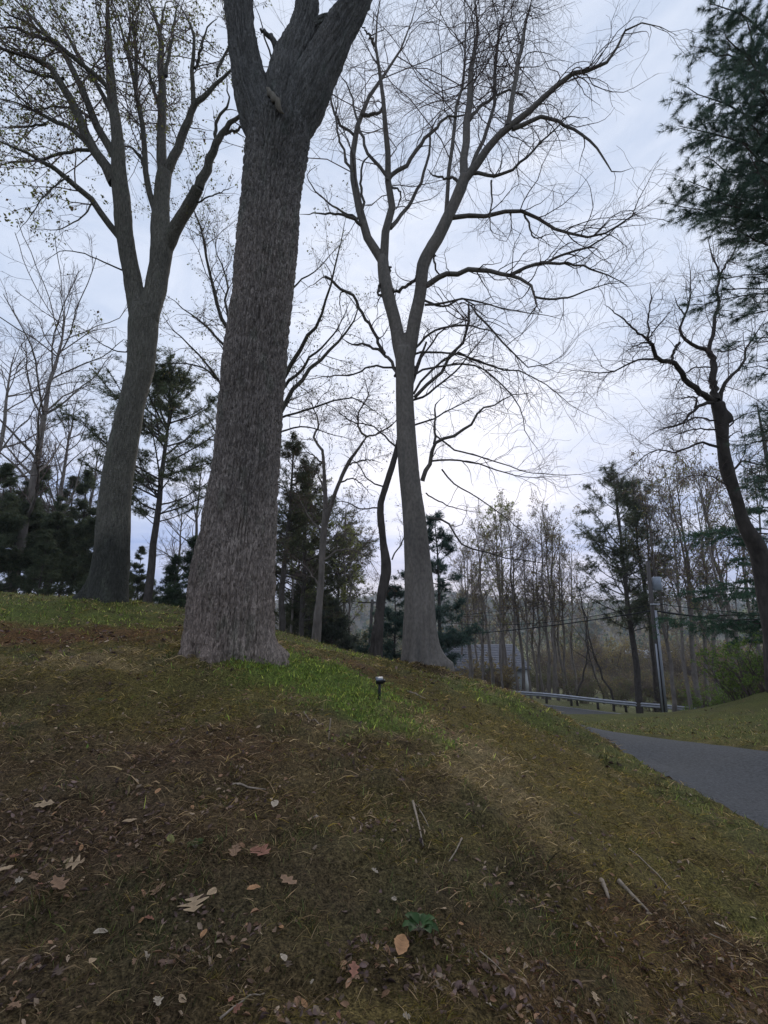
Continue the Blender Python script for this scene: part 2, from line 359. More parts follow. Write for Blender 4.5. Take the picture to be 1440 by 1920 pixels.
# driveway and road centre lines
DRV = smooth_line([(4.2, -9), (4.9, -3), (5.2, 2), (5.15, 5), (5.1, 7.5), (4.9, 9.6), (4.3, 11.6), (3.2, 13.6), (1.9, 17), (1.0, 22), (1.0, 28), (2.5, 36.5)], 90)
RAILP = smooth_line([(-42, 74), (-25, 63), (-8, 53.5), (9.7, 42), (19.2, 35), (24, 31.8), (34, 27.5)], 60)
def offset(line, d):
    t = norm(np.gradient(line, axis=0)); return line + np.stack([t[:, 1], -t[:, 0]], 1) * d
ROAD = offset(RAILP, 3.9)
def dist_line(x, y, line):
    x = np.asarray(x, float); y = np.asarray(y, float)
    best = np.full(x.shape, 1e9)
    for a, b in zip(line[:-1], line[1:]):
        d = b - a; t = np.clip(((x - a[0]) * d[0] + (y - a[1]) * d[1]) / (d @ d), 0, 1)
        best = np.minimum(best, np.hypot(x - a[0] - t * d[0], y - a[1] - t * d[1]))
    return best
def H(x, y, micro=True):
    x = np.asarray(x, float); y = np.asarray(y, float)
    z = H0(x, y)
    r = np.hypot(x, y)
    dd = np.full(np.shape(x), 9.0); near = (r < 42) & (x > -12)
    if np.any(near):
        dd = np.where(near, 0, 9.0); dn = dist_line(x[near], y[near], DRV) if np.ndim(x) else dist_line(x, y, DRV)
        if np.ndim(x): dd[near] = dn
        else: dd = dn
    dr = np.full(np.shape(x), 9.0); nr = (r > 20) & (r < 90)
    if np.any(nr):
        if np.ndim(x): dr[nr] = dist_line(x[nr], y[nr], ROAD)
        else: dr = dist_line(x, y, ROAD)
    on = np.clip(np.minimum((dd - 1.22) / .2, (dr - 3.4) / .6), 0, 1)
    if micro:
        amp = on * np.clip((60 - r) / 50, .15, 1)
        z = z + amp * (.16 * (fbm(x * 1.1, y * 1.1, o=3) - .5) + .13 * (fbm(x * 4.5, y * 4.5, o=3) - .5) + .040 * (vnoise(x * 15, y * 15) - .5))
    for bx, by, br in ((-1.93, 6.42, .62), (.74, 9.95, .5), (-6.2, 10.95, .55)):
        z = z + .09 * np.exp(-(np.hypot(x - bx, y - by) / (br * 1.45)) ** 4) * (1 if micro else 0)
    return z - .05 * (1 - on)
def ground_hit(px, py, y0=1.0, y1=60, n=240):
    """where the ray through a photo pixel meets the ground"""
    Ys = np.geomspace(y0, y1, n); pts = P(px, py, Ys); d = pts[:, 2] - H(pts[:, 0], pts[:, 1])
    i = np.argmax(d < 0)
    if d[i] >= 0: return pts[-1]
    u = d[i - 1] / (d[i - 1] - d[i]); return pts[i - 1] * (1 - u) + pts[i] * u

# ------------------------------------------------------------ what covers the ground where
ZN = []
def zone(px, py, rx, ry, kind, w=1., rot=0.):
    h = ground_hit(px, py); ZN.append((h[0], h[1], rx, ry, kind, w, rot))
KC = {'litter': (.068, .047, .033), 'moss': (.098, .080, .030), 'green': (.085, .125, .026), 'lawn': (.070, .088, .030), 'tan': (.20, .155, .095), 'rust': (.100, .046, .028), 'soil': (.038, .027, .021), 'dark': (.038, .042, .022)}
KN = list(KC)
for a in [(640, 1295, .9, .65, 'green', 1.7), (580, 1262, .8, .45, 'green', 1.6), (700, 1332, .6, .45, 'green', 1.6), (650, 1225, 1.8, .6, 'green', .9), (730, 1365, .3, .25, 'green', 1.0), (715, 1400, .15, .15, 'green', .6),
          (60, 1150, 2.3, 1.7, 'green', .75), (0, 1140, 3, 2, 'lawn', 1.), (450, 1290, 1.0, .6, 'lawn', .8), (850, 1290, 1.2, .8, 'lawn', .6), (930, 1305, .8, .6, 'green', .5), (1010, 1335, .7, .7, 'lawn', .7),
          (80, 1193, 1.8, .55, 'rust', 1.6), (200, 1185, 1.2, .5, 'rust', .8), (330, 1180, 1.2, 1.2, 'moss', .6), (700, 1260, 1.2, .35, 'rust', .7),
          (60, 1290, 1.0, .35, 'soil', 1.3), (220, 1245, .9, .25, 'tan', .7), (300, 1300, 1.3, .5, 'moss', 1.), (90, 1260, .9, .3, 'moss', .8),
          (830, 1375, .55, .35, 'tan', 1.1), (900, 1430, .5, .35, 'tan', .9), (960, 1490, .45, .35, 'tan', .6), (780, 1335, .4, .4, 'tan', .4),
          (880, 1325, 1.0, .6, 'moss', 1.1), (1000, 1400, 1.1, .8, 'moss', 1.0), (1100, 1500, .9, .8, 'moss', 1.3), (1250, 1580, .9, .8, 'moss', 1.4), (1180, 1640, .6, .5, 'moss', 1.2), (1150, 1700, .45, .3, 'soil', .9),
          (1270, 1760, .6, .35, 'rust', 1.1), (1050, 1800, .6, .4, 'rust', .5), (1390, 1740, .35, .7, 'lawn', 1.0), (1420, 1620, .3, .6, 'lawn', .8), (1350, 1530, .35, 1., 'lawn', .8), (1200, 1445, .4, 1., 'lawn', .9), (1180, 1490, .3, .3, 'lawn', .6),
          (200, 1500, 1.3, .7, 'litter', 1.4), (100, 1650, 1.1, .6, 'litter', 1.6), (480, 1600, .6, .4, 'litter', .7), (400, 1420, .9, .4, 'litter', .5), (560, 1440, .6, .3, 'soil', .5), (330, 1480, .5, .3, 'dark', .6), (650, 1550, .6, .4, 'moss', .5), (420, 1400, .8, .4, 'rust', .5), (500, 1500, .7, .4, 'moss', .7), (600, 1700, .5, .3, 'dark', 1.0), (200, 1800, .6, .3, 'dark', 1.2), (620, 1860, .6, .25, 'litter', .8),
          (800, 1600, .6, .5, 'dark', .9), (880, 1840, .4, .2, 'moss', .6), (320, 1580, .5, .3, 'moss', .4)]:
    zone(*a)
def cover(x, y):
    """weights of each kind, (n,kinds)"""
    x = np.asarray(x, float); y = np.asarray(y, float)
    wx = x + .5 * (fbm(x * 1.7 + 5, y * 1.7, o=3) - .5) * 2; wy = y + .5 * (fbm(x * 1.7 - 9, y * 1.7 + 3, o=3) - .5) * 2
    W = np.full((x.size, len(KN)), .02)
    r = np.hypot(x, y)
    W[:, KN.index('litter')] += .36 * np.clip((9 - r) / 5, .12, 1)
    W[:, KN.index('moss')] += .36
    W[:, KN.index('lawn')] += np.clip((r - 10) / 4, 0, 1) * .9
    for (cx, cy, rx, ry, k, w, rot) in ZN:
        W[:, KN.index(k)] += w * np.exp(-(((wx - cx) / rx) ** 2 + ((wy - cy) / ry) ** 2))
    n = fbm(x * 3.1, y * 3.1, o=4)
    W[:, KN.index('soil')] += .9 * np.clip((n - .56) * 6, 0, 1)
    W[:, KN.index('dark')] += .8 * np.clip((.44 - n) * 6, 0, 1)
    n2 = fbm(x * 2.2 + 40, y * 2.2, o=4)
    W[:, KN.index('tan')] += .35 * np.clip((n2 - .57) * 6, 0, 1)
    W[:, KN.index('moss')] += .5 * np.clip((.45 - n2) * 6, 0, 1)
    return W ** 1.6 / (W ** 1.6).sum(1, keepdims=True)
KA = np.array([KC[k] for k in KN]) * [.98, .92, .78]

# ------------------------------------------------------------ ground sheet
def axis(lo, d0, d1, hi, step, g=1.07):
    core = np.arange(d0, d1, step); up = []; s = step; v = core[-1]
    while v < hi: s = min(s * g, 40); v += s; up.append(v)
    dn = []; s = step; v = core[0]
    while v > lo: s = min(s * g, 40); v -= s; dn.append(v)
    return np.concatenate([dn[::-1], core, up])
gx = axis(-1500, -5.6, 6.6, 1500, .065, 1.08); gy = axis(-250, 1.2, 9.5, 1500, .065, 1.08)
GX, GY = np.meshgrid(gx, gy); gxf = GX.ravel(); gyf = GY.ravel()
gz = H(gxf, gyf)
W = cover(gxf, gyf); gc = W @ KA
fr = np.clip((np.hypot(gxf, gyf) - 25) / 30, 0, 1)[:, None]
ff = fbm(gxf / 25, gyf / 25, o=4)[:, None]
gc = gc * (1 - fr) + fr * 1.5 * (np.array([.055, .070, .026]) * (1 - ff) + np.array([.085, .070, .045]) * ff)
vf = np.clip((np.hypot(gxf, gyf) - 300) / 150, 0, 1)[:, None]
gc = gc * (1 - vf) + vf * np.array([.062, .060, .048])
nx, ny = len(gx), len(gy)
ii = (np.arange(ny - 1)[:, None] * nx + np.arange(nx - 1)[None]).ravel()
link('ground', mesh('ground', np.stack([gxf, gyf, gz], 1), np.stack([ii, ii + 1, ii + nx + 1, ii + nx], 1), None, gc), M['ground'], kind='structure')

def strip(name, line, half, mat, lift, kind='structure', segs=10, edge=0.):
    t = norm(np.gradient(line, axis=0)); nn = np.stack([t[:, 1], -t[:, 0]], 1)
    u = np.linspace(-1, 1, segs + 1); half = np.asarray(half)
    wob = 1 + edge * (fbm(np.arange(len(line)) * .35, np.zeros(len(line)), o=3) - .5)
    XY = line[:, None] + nn[:, None] * (u[None, :, None] * (half * wob)[:, None, None] if np.ndim(half * wob) else u[None, :, None] * half)
    z = H(XY[..., 0], XY[..., 1], micro=False)
    zb = H0(XY[..., 0], XY[..., 1]) + lift - .03 * (np.abs(u)[None] ** 6)
    V = np.dstack([XY, zb]).reshape(-1, 3); k = segs + 1
    ii = (np.arange(len(line) - 1)[:, None] * k + np.arange(segs)[None]).ravel()
    return link(name, mesh(name, V, np.stack([ii, ii + 1, ii + k + 1, ii + k], 1)), mat, kind=kind)
def dens(line, n): return smooth_line(line, n)
DR = np.stack([np.interp(np.linspace(0, 89, 260), np.arange(90), DRV[:, i]) for i in (0, 1)], 1)
strip('driveway', DR, 1.38, M['asphalt'], .004, edge=.16)
RR = np.stack([np.interp(np.linspace(0, 59, 160), np.arange(60), ROAD[:, i]) for i in (0, 1)], 1)
strip('road', RR, 3.3, M['asphalt'], .012)
strip('road_edge_line', offset(RR, -2.95), .09, M['paint'], .022, segs=1)
strip('road_edge_line.001', offset(RR, 2.95), .09, M['paint'], .022, segs=1)

# ------------------------------------------------------------ traced trees
def worley(p):
    """F1, F2 distances of points p (n,3) to jittered cells"""
    c = np.floor(p); f1 = np.full(len(p), 9.); f2 = f1.copy(); idc = np.zeros(len(p))
    for i in (-1, 0, 1):
        for j in (-1, 0, 1):
            for k in (-1, 0, 1):
                q = c + (i, j, k)
                jit = np.stack([hsh(q[:, 0], q[:, 1], q[:, 2] + s) for s in (0, 57, 131)], 1)
                d = np.linalg.norm(q + jit - p, axis=1)
                n = d < f1; f2 = np.where(n, f1, np.minimum(f2, d)); idc = np.where(n, jit[:, 0], idc); f1 = np.where(n, d, f1)
    return f1, f2, idc
def remeshed(P_R, voxel, sides=28):
    mb = MB()
    for p, r in P_R: mb.tube(p, r, sides)
    me = mb.me('tmp'); o = bpy.data.objects.new('tmp', me); COL.objects.link(o)
    md = o.modifiers.new('r', 'REMESH'); md.mode = 'VOXEL'; md.voxel_size = voxel
    sm = o.modifiers.new('s', 'SMOOTH'); sm.iterations = 6; sm.factor = .6
    dg = bpy.context.evaluated_depsgraph_get(); ev = o.evaluated_get(dg); m2 = bpy.data.meshes.new_from_object(ev)
    n = len(m2.vertices); V = np.empty(n * 3, np.float32); m2.vertices.foreach_get('co', V); V = V.reshape(-1, 3).astype(float)
    N = np.empty(n * 3, np.float32); m2.vertices.foreach_get('normal', N); N = N.reshape(-1, 3).astype(float)
    nl = len(m2.loops); li = np.empty(nl, np.int32); m2.loops.foreach_get('vertex_index', li)
    assert nl == 4 * len(m2.polygons)
    bpy.data.objects.remove(o); bpy.data.meshes.remove(m2); bpy.data.meshes.remove(me)
    return V, N, li.reshape(-1, 4)

def bark_tube(p, r, na, nl, flare=None, base=None):
    """a stem as a fine grid, furrowed along its own length"""
    t = np.linspace(0, 1, nl); K = len(p); seg = np.concatenate([[0], np.cumsum(np.linalg.norm(np.diff(p, axis=0), axis=1))])
    P_ = smooth_line(np.column_stack([p, r, seg])[:, [4, 4, 0, 1, 2, 3]], nl)[:, 2:]; pp, rr = P_[:, :3], np.maximum(P_[:, 3], .004)
    tg = norm(np.gradient(pp, axis=0)); ref = np.array([[0, 1., 0]]); n = norm(np.cross(tg, ref)); b = np.cross(tg, n)
    th = np.linspace(0, 2 * np.pi, na, endpoint=False); ring = np.cos(th)[None, :, None] * n[:, None] + np.sin(th)[None, :, None] * b[:, None]
    v = (seg[-1] * t)[:, None] + 0 * th[None]; R0 = np.clip(r[:K // 2].mean(), .12, 9)
    cx, cy = R0 * np.cos(th)[None] + 0 * v, R0 * np.sin(th)[None] + 0 * v
    a = [x.ravel() for x in (cx, cy, v)]
    wv = .020 * (fbm(a[0] * 4, a[1] * 4, a[2] * 1.5, o=3) - .5) * 2; w2 = .020 * (fbm(a[0] * 4 + 40, a[1] * 4, a[2] * 1.5, o=3) - .5) * 2
    q = np.stack([(a[0] + wv) * 25, (a[1] + w2) * 25, a[2] * 5.5], 1); f1, f2, cid = worley(q); c1 = np.clip((f2 - f1) / .38, 0, 1) ** .7
    q = np.stack([(a[0] + wv) * 15 + 7, (a[1] + w2) * 15, a[2] * 1.1], 1); g1, g2, _ = worley(q); c2 = np.clip((g2 - g1) / .22, 0, 1)
    q = np.stack([(a[0] + w2) * 22 + 3, (a[1] + wv) * 22, a[2] * 12.0], 1); h1, h2, _ = worley(q); c3 = np.clip((h2 - h1) / .16, 0, 1)
    d = .030 * (c1 - 1) + .030 * (c2 - 1) + .013 * (c3 - 1) + .008 * (cid - .5) + .06 * (fbm(a[0] * 1.7, a[1] * 1.7, a[2] * .9, o=3) - .5)
    d = d.reshape(nl, na) * np.clip(rr / .25, .25, 1)[:, None]; rad = rr[:, None] + d
    V = pp[:, None] + ring * rad[..., None]
    if flare:
        h = V[..., 2] - base[2]; ang = np.arctan2(V[..., 1] - base[1], V[..., 0] - base[0]); amp, hh, lob = flare
        for a0, wd, st in lob:
            da = np.angle(np.exp(1j * (ang - math.radians(a0)))); g = np.exp(-(da / wd) ** 2) * st * np.exp(-np.clip(h, 0, 9) / hh)
            V[..., 0] += np.cos(ang) * amp * g; V[..., 1] += np.sin(ang) * amp * g
    i = np.arange(nl - 1)[:, None] * na; j = np.arange(na)[None]; j2 = (j + 1) % na
    return V.reshape(-1, 3), np.stack([i + j, i + j2, i + na + j2, i + na + j], -1).reshape(-1, 4), cid

class Traced:
    def __init__(s, Y, seed):
        s.Y = Y; s.rg = np.random.default_rng(seed); s.s = np.empty((0, 4)); s.core = []; s.limbs = []
    def line(s, pts, r0=None, r1=None, K=16, dz=None, first=False, wig=.02, ext=True):
        """pts: (px,py) or (px,py,radius px); depth follows from the wood it springs from"""
        pts = [tuple(p) for p in pts]
        if len(pts[0]) == 2:
            n = len(pts) - 1; pts = [(*p, r0 + (r1 - r0) * i / n) for i, p in enumerate(pts)]
        A = smooth_line(pts, K)
        if first or len(s.s) == 0: Y0 = s.Y
        else:
            i = np.argmin(np.hypot(s.s[:, 0] - A[0, 0], s.s[:, 1] - A[0, 1])); Y0 = s.s[i, 2]
        Ln = np.linalg.norm(np.diff(A[:, :2], axis=0), axis=1).sum() * S(A[K // 2, 1], Y0)
        if dz is None: dz = s.rg.uniform(-.45, .45) * Ln
        u = np.linspace(0, 1, K); Ys = np.maximum(Y0 + dz * u ** 1.2, 4.0)
        W_ = P(A[:, 0], A[:, 1], Ys); R_ = A[:, 2] * S(A[:, 1], Ys) * (.94 if first and s.Y > 8 else 1)
        W_ = W_ + s.rg.normal(size=W_.shape) * np.minimum(wig, R_[:, None] * .5)
        if not first and r0 is not None and ext: R_ = R_ * (.92 if r0 < 8 else 1.02) * (1 - .74 * u ** 3.5)
        s.s = np.vstack([s.s, np.column_stack([A[:, 0], A[:, 1], Ys, R_])])
        if ext and (A[-1, 1] <= 6 or A[-1, 0] <= 4 or A[-1, 0] > 1436) and not first:     # goes on beyond the frame
            d = norm(W_[-1] - W_[-3]); st = np.linalg.norm(W_[-1] - W_[-2]); n = 8; ex = []
            step = max(st, 3.5 / n); p = W_[-1]
            for k in range(n):
                d = norm(d + s.rg.normal(size=3) * .12 + np.array([0, 0, .03])); p = p + d * step; ex.append(p)
            W_ = np.vstack([W_, ex]); R_ = np.concatenate([R_, R_[-1] * np.linspace(.9, .15, n)])
            tt = np.linspace(0, 1, K); W_ = np.stack([interp(W_[None], np.array([x]))[0] for x in tt]); R_ = np.array([interp(R_[None], np.array([x]))[0] for x in tt])
        return W_, R_
    def C(s, pts, K=26, **k): s.core.append(s.line(pts, K=K, wig=.0, ext=False, **k)); return s.core[-1]
    def Lm(s, pts, r0, r1, **k): s.limbs.append(s.line(pts, r0, r1, **k)); return s
    def sets(s):
        return np.stack([p for p, r in s.limbs]), np.stack([r for p, r in s.limbs])

def bark_color(V, base, kind):
    n = fbm(V[:, 0] * 2.3, V[:, 1] * 2.3, V[:, 2] * .9, o=4)[:, None]; h = V[:, 2:3]
    n2 = fbm(V[:, 0] * 7, V[:, 1] * 7 + 3, V[:, 2] * 3, o=3)[:, None]
    if kind == 'oak':
        c = np.array([.262, .225, .196]) * (.66 + .65 * n)
        warm = np.clip((fbm(V[:, 0] * 1.2 + 8, V[:, 1] * 1.2, V[:, 2] * .5, o=3)[:, None] - .5) * 5, 0, 1)
        c = c * (1 - .5 * warm) + .5 * warm * np.array([.26, .205, .175])
        gr = np.clip((n2 - .6) * 6, 0, 1) * .45
        c = c * (1 - gr) + gr * np.array([.17, .18, .14])
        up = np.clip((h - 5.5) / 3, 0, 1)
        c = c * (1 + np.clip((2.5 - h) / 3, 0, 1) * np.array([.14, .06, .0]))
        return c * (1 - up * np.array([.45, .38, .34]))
    if kind == 'maple':
        c = np.array([.160, .150, .122]) * (.6 + .75 * n)
        lo = np.clip((1.9 - h + 1.2 * (n - .5) * 2) / 1.2, 0, 1)       # mossy dark foot with pale lichen spots
        c = c * (1 - lo) + lo * np.array([.060, .060, .050])
        sp = np.clip((n2 - .60) * 5, 0, 1) * .35
        return c * (1 - sp) + sp * np.array([.13, .14, .10])
    c = np.array([.160, .142, .122]) * (.6 + .8 * n)
    st = np.clip((fbm(V[:, 0] * 9, V[:, 1] * 9, V[:, 2] * .8, o=3)[:, None] - .5) * 5, 0, 1)
    return c * (1 - .35 * st) + .35 * st * np.array([.085, .085, .078])

def finish_tree(T, name, label, mat, kind, voxel, flare=None, twigs=None, limb_mat='limb', catg='tree', group=None, base=None, disp=None, limb_sides=7):
    base = T.core[0][0][0] if base is None else base
    gz_ = float(H(np.array([base[0]]), np.array([base[1]]))[0]); base = np.array([base[0], base[1], gz_ - .02])
    root = thing(name, label, catg, tuple(base), group)
    if kind == 'oak':
        Vs, Qs, Cs, m = [], [], [], 0
        for k, (p, r) in enumerate(T.core):
            v, q, c = bark_tube(p, r, *((320, 300) if k == 0 else (130, 150) if k < 4 else (60, 50)), flare=flare if k == 0 else None, base=base)
            Vs.append(v); Qs.append(q + m); Cs.append(c); m += len(v)
        V, Q, BCID = np.concatenate(Vs), np.concatenate(Qs), np.concatenate(Cs)
    else: V, N, Q = remeshed(T.core, voxel)
    L0 = V - base
    if flare and kind != 'oak':
        ang = np.arctan2(L0[:, 1], L0[:, 0]); amp, hh, lob = flare
        for k, (a0, wd, st) in enumerate(lob):
            da = np.angle(np.exp(1j * (ang - math.radians(a0))))
            g = np.exp(-(da / wd) ** 2) * st * np.exp(-np.clip(L0[:, 2], 0, 9) / hh)
            V[:, :2] += norm(L0[:, :2]) * (amp * g)[:, None]
    if kind == 'oak': pass
    elif kind == 'maple':
        V += N * (.016 * (fbm(V[:, 0] * 11, V[:, 1] * 11, V[:, 2] * 2.4, o=2) - .5) + .07 * (fbm(V[:, 0] * 1.9, V[:, 1] * 1.9, V[:, 2] * 1.3, o=3) - .5))[:, None]
    else:
        V += N * (.05 * (fbm(V[:, 0] * 2.2, V[:, 1] * 2.2, V[:, 2] * .8, o=3) - .5) + .012 * (fbm(V[:, 0] * 9, V[:, 1] * 9, V[:, 2] * 1.0, o=2) - .5))[:, None]
        fl = np.exp(-np.clip(V[:, 2] - base[2], 0, 9) / 1.4); a = np.arctan2(V[:, 1] - base[1], V[:, 0] - base[0])
        V += N * (fl * .05 * np.sin(a * 9 + 2 * fbm(V[:, 0], V[:, 1], V[:, 2], o=2)))[:, None]
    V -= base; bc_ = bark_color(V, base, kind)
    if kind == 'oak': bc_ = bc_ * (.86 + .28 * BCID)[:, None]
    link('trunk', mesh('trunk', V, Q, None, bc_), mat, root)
    for p, r in T.limbs:
        if r[0] > .012:
            v, q = tubes((p - base)[None], r[None], limb_sides); cl_ = bark_color(v, base, kind) * .9; cl_ = cl_ * np.clip(.55 + 6 * r[0], .6, 1); link('limb', mesh('limb', v, q, None, cl_), mat, root)
    thin = [(p, r) for p, r in T.limbs if r[0] <= .012]
    return root, base, thin
def add_tubes(root, name, base, sets, mat, sides=3, kind='stuff'):
    Vs, Qs, n = [], [], 0
    for p, r in sets:
        v, q = tubes(p - base, r, sides); Vs.append(v); Qs.append(q + n); n += len(v)
    return link(name, mesh(name, np.concatenate(Vs), np.concatenate(Qs)), mat, root, kind=kind)
def leaf_cards(pos, dirs, size, rg, cols, droop=.3):
    """each young leaf: two triangles folded on the midrib"""
    n = len(pos); d = norm(dirs + rg.normal(size=(n, 3)) * .7 + np.array([0, 0, -droop])); s = size * rg.uniform(.6, 1.25, n)[:, None]
    q = norm(np.cross(d, rg.normal(size=(n, 3)))); up = np.cross(d, q)
    tip = pos + d * s; l = pos + d * s * .45 + q * s * .33 + up * s * .1; r = pos + d * s * .45 - q * s * .33 + up * s * .1
    V = np.stack([pos, l, tip, r], 1).reshape(-1, 3); i = np.arange(n)[:, None] * 4
    c = np.array(cols)[rg.integers(0, len(cols), n)] * rg.uniform(.7, 1.3, n)[:, None]
    return V, np.concatenate([i + [0, 2, 1], i + [0, 3, 2]]), np.repeat(c, 4, 0)

# --- the great oak, left of centre
T = Traced(6.5, 3)
T.C([(432, 1262, 86), (431, 1215, 83), (434, 1150, 80), (438, 1090, 78), (447, 1000, 70), (459, 900, 63), (466, 820, 61), (472, 740, 60), (487, 600, 57), (502, 450, 56), (511, 350, 55), (521, 265, 60), (524, 235, 56)], K=44, first=True, dz=0)
T.C([(508, 262, 42), (488, 215, 42), (470, 160, 33), (457, 90, 29), (447, 0, 27), (440, -120, 25), (425, -300, 21), (395, -600, 14), (380, -900, 5)], dz=-.6)
T.C([(528, 262, 40), (532, 205, 41), (541, 140, 38), (557, 90, 33), (572, 40, 25), (576, 0, 22), (578, -110, 20), (590, -300, 15), (600, -600, 6)], dz=.5)
T.C([(536, 262, 38), (565, 205, 42), (592, 145, 38), (620, 90, 34), (646, 40, 30), (668, 0, 28), (712, -110, 26), (770, -280, 21), (850, -560, 12), (930, -800, 4)], dz=-.3)
T.C([(566, 72, 14), (590, 52, 13), (612, 40, 13), (634, 48, 12)], K=10, dz=0)
T.Lm([(528, 112), (516, 84), (502, 62), (488, 54)], 8, 2.5, ext=False, dz=-.1); T.Lm([(540, 210), (505, 100), (490, 40), (470, -10)], 2.5, 1, dz=.6)
root, base, thin = finish_tree(T, 'oak_tree', 'massive oak with deeply furrowed grey-brown bark, forking into three stems, left of centre', M['oak'], 'oak', .0205,
    flare=(.23, .15, [(-14, .26, 1.1), (-60, .25, .35), (-102, .22, .5), (-140, .25, .3), (190, .3, .15), (60, .4, .8), (110, .4, .7)]))
# crown above the frame
stems = [T.core[i] for i in (1, 2, 3)]
sp = np.stack([interp(np.stack([p for p, r in stems]), np.full(3, x)) for x in np.linspace(.5, 1, 10)], 1); sr = np.stack([interp(np.stack([r for p, r in stems]), np.full(3, x)) for x in np.linspace(.5, 1, 10)], 1)
b1 = grow(sp, sr, 22, T.rg, t0=.35, ang=45, lr=.8, K=8, up=.04, curl=.2, rr=.45, rend=.012); b1[0][:] = b1[0]
b2 = grow(*b1, 120, T.rg, ang=45, lr=.5, K=7, curl=.25, rr=.5)
add_tubes(root, 'limb', base, [b1], M['limb'], 6); add_tubes(root, 'twigs', base, [b2], M['twig'], 3)
# scar of the lost branch, a pale torn stub below the fork
yf = 6.5 - 60 * S(190, 6.5) * .78
sc_ = MB(); a0 = P(500, 166, yf - .03) - base; a1 = P(531, 217, yf - .10) - base
pts = np.array([a0 + (a1 - a0) * t + np.array([0, -.05 * math.sin(t * 3.1), 0]) for t in np.linspace(0, 1, 9)])
pts = pts + np.random.default_rng(4).normal(size=pts.shape) * .012
sc_.tube(pts, [.008, .03, .048, .046, .058, .042, .05, .03, .006], 10); link('branch_scar', sc_.me('branch_scar', True), M['paleinside'], root, label='pale bare wood scar of a lost branch below the fork')

# --- the leafing maple at far left
T = Traced(11.0, 5)
T.C([(196, 1142, 42), (202, 1110, 36), (210, 1040, 32), (213, 969, 30), (221, 890, 28), (236, 812, 25.5), (251, 740, 24.5), (262, 695, 25), (267, 640, 27), (270, 600, 27), (272, 578, 24)], K=40, first=True, dz=0)
T.C([(262, 600, 18), (253, 552, 15.5), (244, 500, 15.5), (236, 455, 16), (230, 400, 15.5), (225, 345, 15), (222, 300, 12), (221, 265, 10)], dz=-.5)
T.C([(280, 600, 18), (290, 550, 18), (300, 498, 19), (303, 462, 19), (301, 420, 16), (303, 370, 14), (308, 325, 12.5)], dz=.4)
T.C([(308, 470, 13), (321, 445, 12), (334, 420, 11), (352, 390, 11), (371, 352, 10)], dz=-.6)
A = T.Lm
A([(222, 280), (218, 240), (213, 205), (207, 150), (204, 100), (202, 50), (200, 0)], 11, 6)
A([(222, 445), (205, 420), (175, 380), (143, 350), (110, 320), (77, 300), (40, 282), (0, 263)], 7, 4.5, dz=-1.5)
A([(215, 345), (203, 318), (167, 270), (147, 213), (123, 167), (83, 117), (33, 100), (0, 90)], 10, 6, dz=-1)
A([(220, 300), (210, 285), (190, 245), (173, 213), (145, 150), (117, 97), (83, 60), (30, 0)], 8, 4.5, dz=1)
A([(221, 265), (214, 230), (205, 205), (182, 160), (160, 127), (138, 88), (117, 50), (97, 0)], 5, 3.5, dz=1.5)
A([(212, 180), (200, 160), (165, 130), (127, 100), (105, 80), (83, 63), (43, 40), (0, 17)], 5, 3.5, dz=-1)
A([(167, 273), (133, 243), (87, 220), (60, 205), (40, 197), (0, 183)], 5, 2.5)
A([(163, 280), (140, 280), (117, 287), (77, 300), (40, 302), (0, 307)], 3.5, 2)
A([(105, 78), (60, 65), (30, 53), (0, 50)], 4, 3); A([(123, 150), (70, 140), (30, 120), (0, 70)], 3, 2); A([(85, 232), (50, 238), (0, 240)], 2.5, 1.5)
A([(290, 400), (287, 393), (280, 355), (273, 317), (267, 233), (253, 160), (237, 93), (225, 50), (210, 0)], 7, 3.5, dz=.8)
A([(255, 157), (255, 100), (250, 50), (247, 0)], 4, 2.5); A([(236, 95), (245, 50), (238, 0)], 2.5, 2)
A([(306, 330), (303, 290), (302, 267), (305, 183), (302, 120), (300, 67), (290, 30), (280, 0)], 10, 4.5, dz=.8)
A([(310, 325), (318, 310), (337, 267), (350, 235), (360, 207), (380, 183), (400, 160), (430, 133), (460, 110)], 9, 3.5, dz=-.6)
A([(310, 143), (315, 110), (320, 83), (328, 40), (333, 0)], 4, 2.5); A([(300, 60), (305, 30), (312, 0)], 3, 2)
A([(371, 352), (385, 318), (400, 283), (417, 247), (447, 217), (470, 200)], 9, 4.5, dz=-.6)
A([(362, 195), (360, 135), (362, 70), (350, 30), (327, 0)], 5, 2); A([(366, 130), (375, 100), (385, 60), (410, 30)], 3, 1.5)
A([(407, 145), (413, 115), (423, 97), (440, 60), (435, 0)], 3, 1.5); A([(400, 283), (405, 250), (407, 227), (420, 205), (430, 190), (425, 140)], 4, 2)
A([(298, 200), (280, 140), (255, 115), (225, 105), (215, 112)], 3.5, 2); A([(275, 317), (255, 285), (230, 270)], 3.5, 2.5)
A([(255, 640), (235, 660), (200, 650), (160, 625), (140, 632)], 1.6, .7, dz=-1); A([(238, 510), (205, 495), (170, 480), (120, 470), (70, 500)], 1.8, .8, dz=-1.5)
A([(180, 225), (120, 200), (70, 205), (20, 205)], 2.5, 1.2); A([(128, 330), (90, 360), (60, 400), (30, 440)], 2, .8, dz=-1.5); A([(175, 380), (150, 410), (110, 430), (60, 430)], 1.8, .7, dz=-1.5)
A([(420, 250), (450, 240), (480, 220)], 3, 2); A([(350, 390), (390, 370), (440, 350)], 2.2, 1)
root, base, thin = finish_tree(T, 'maple_tree', 'leaning maple with many upswept limbs and small new leaves, leftmost of the big trees', M['maplebark'], 'maple', .029,
    flare=(.20, .26, [(205, .30, 1.6), (170, .3, .6), (-60, .35, .6), (-10, .4, .5), (-110, .3, .4), (90, .5, .6)]))
LP, LR = T.sets()
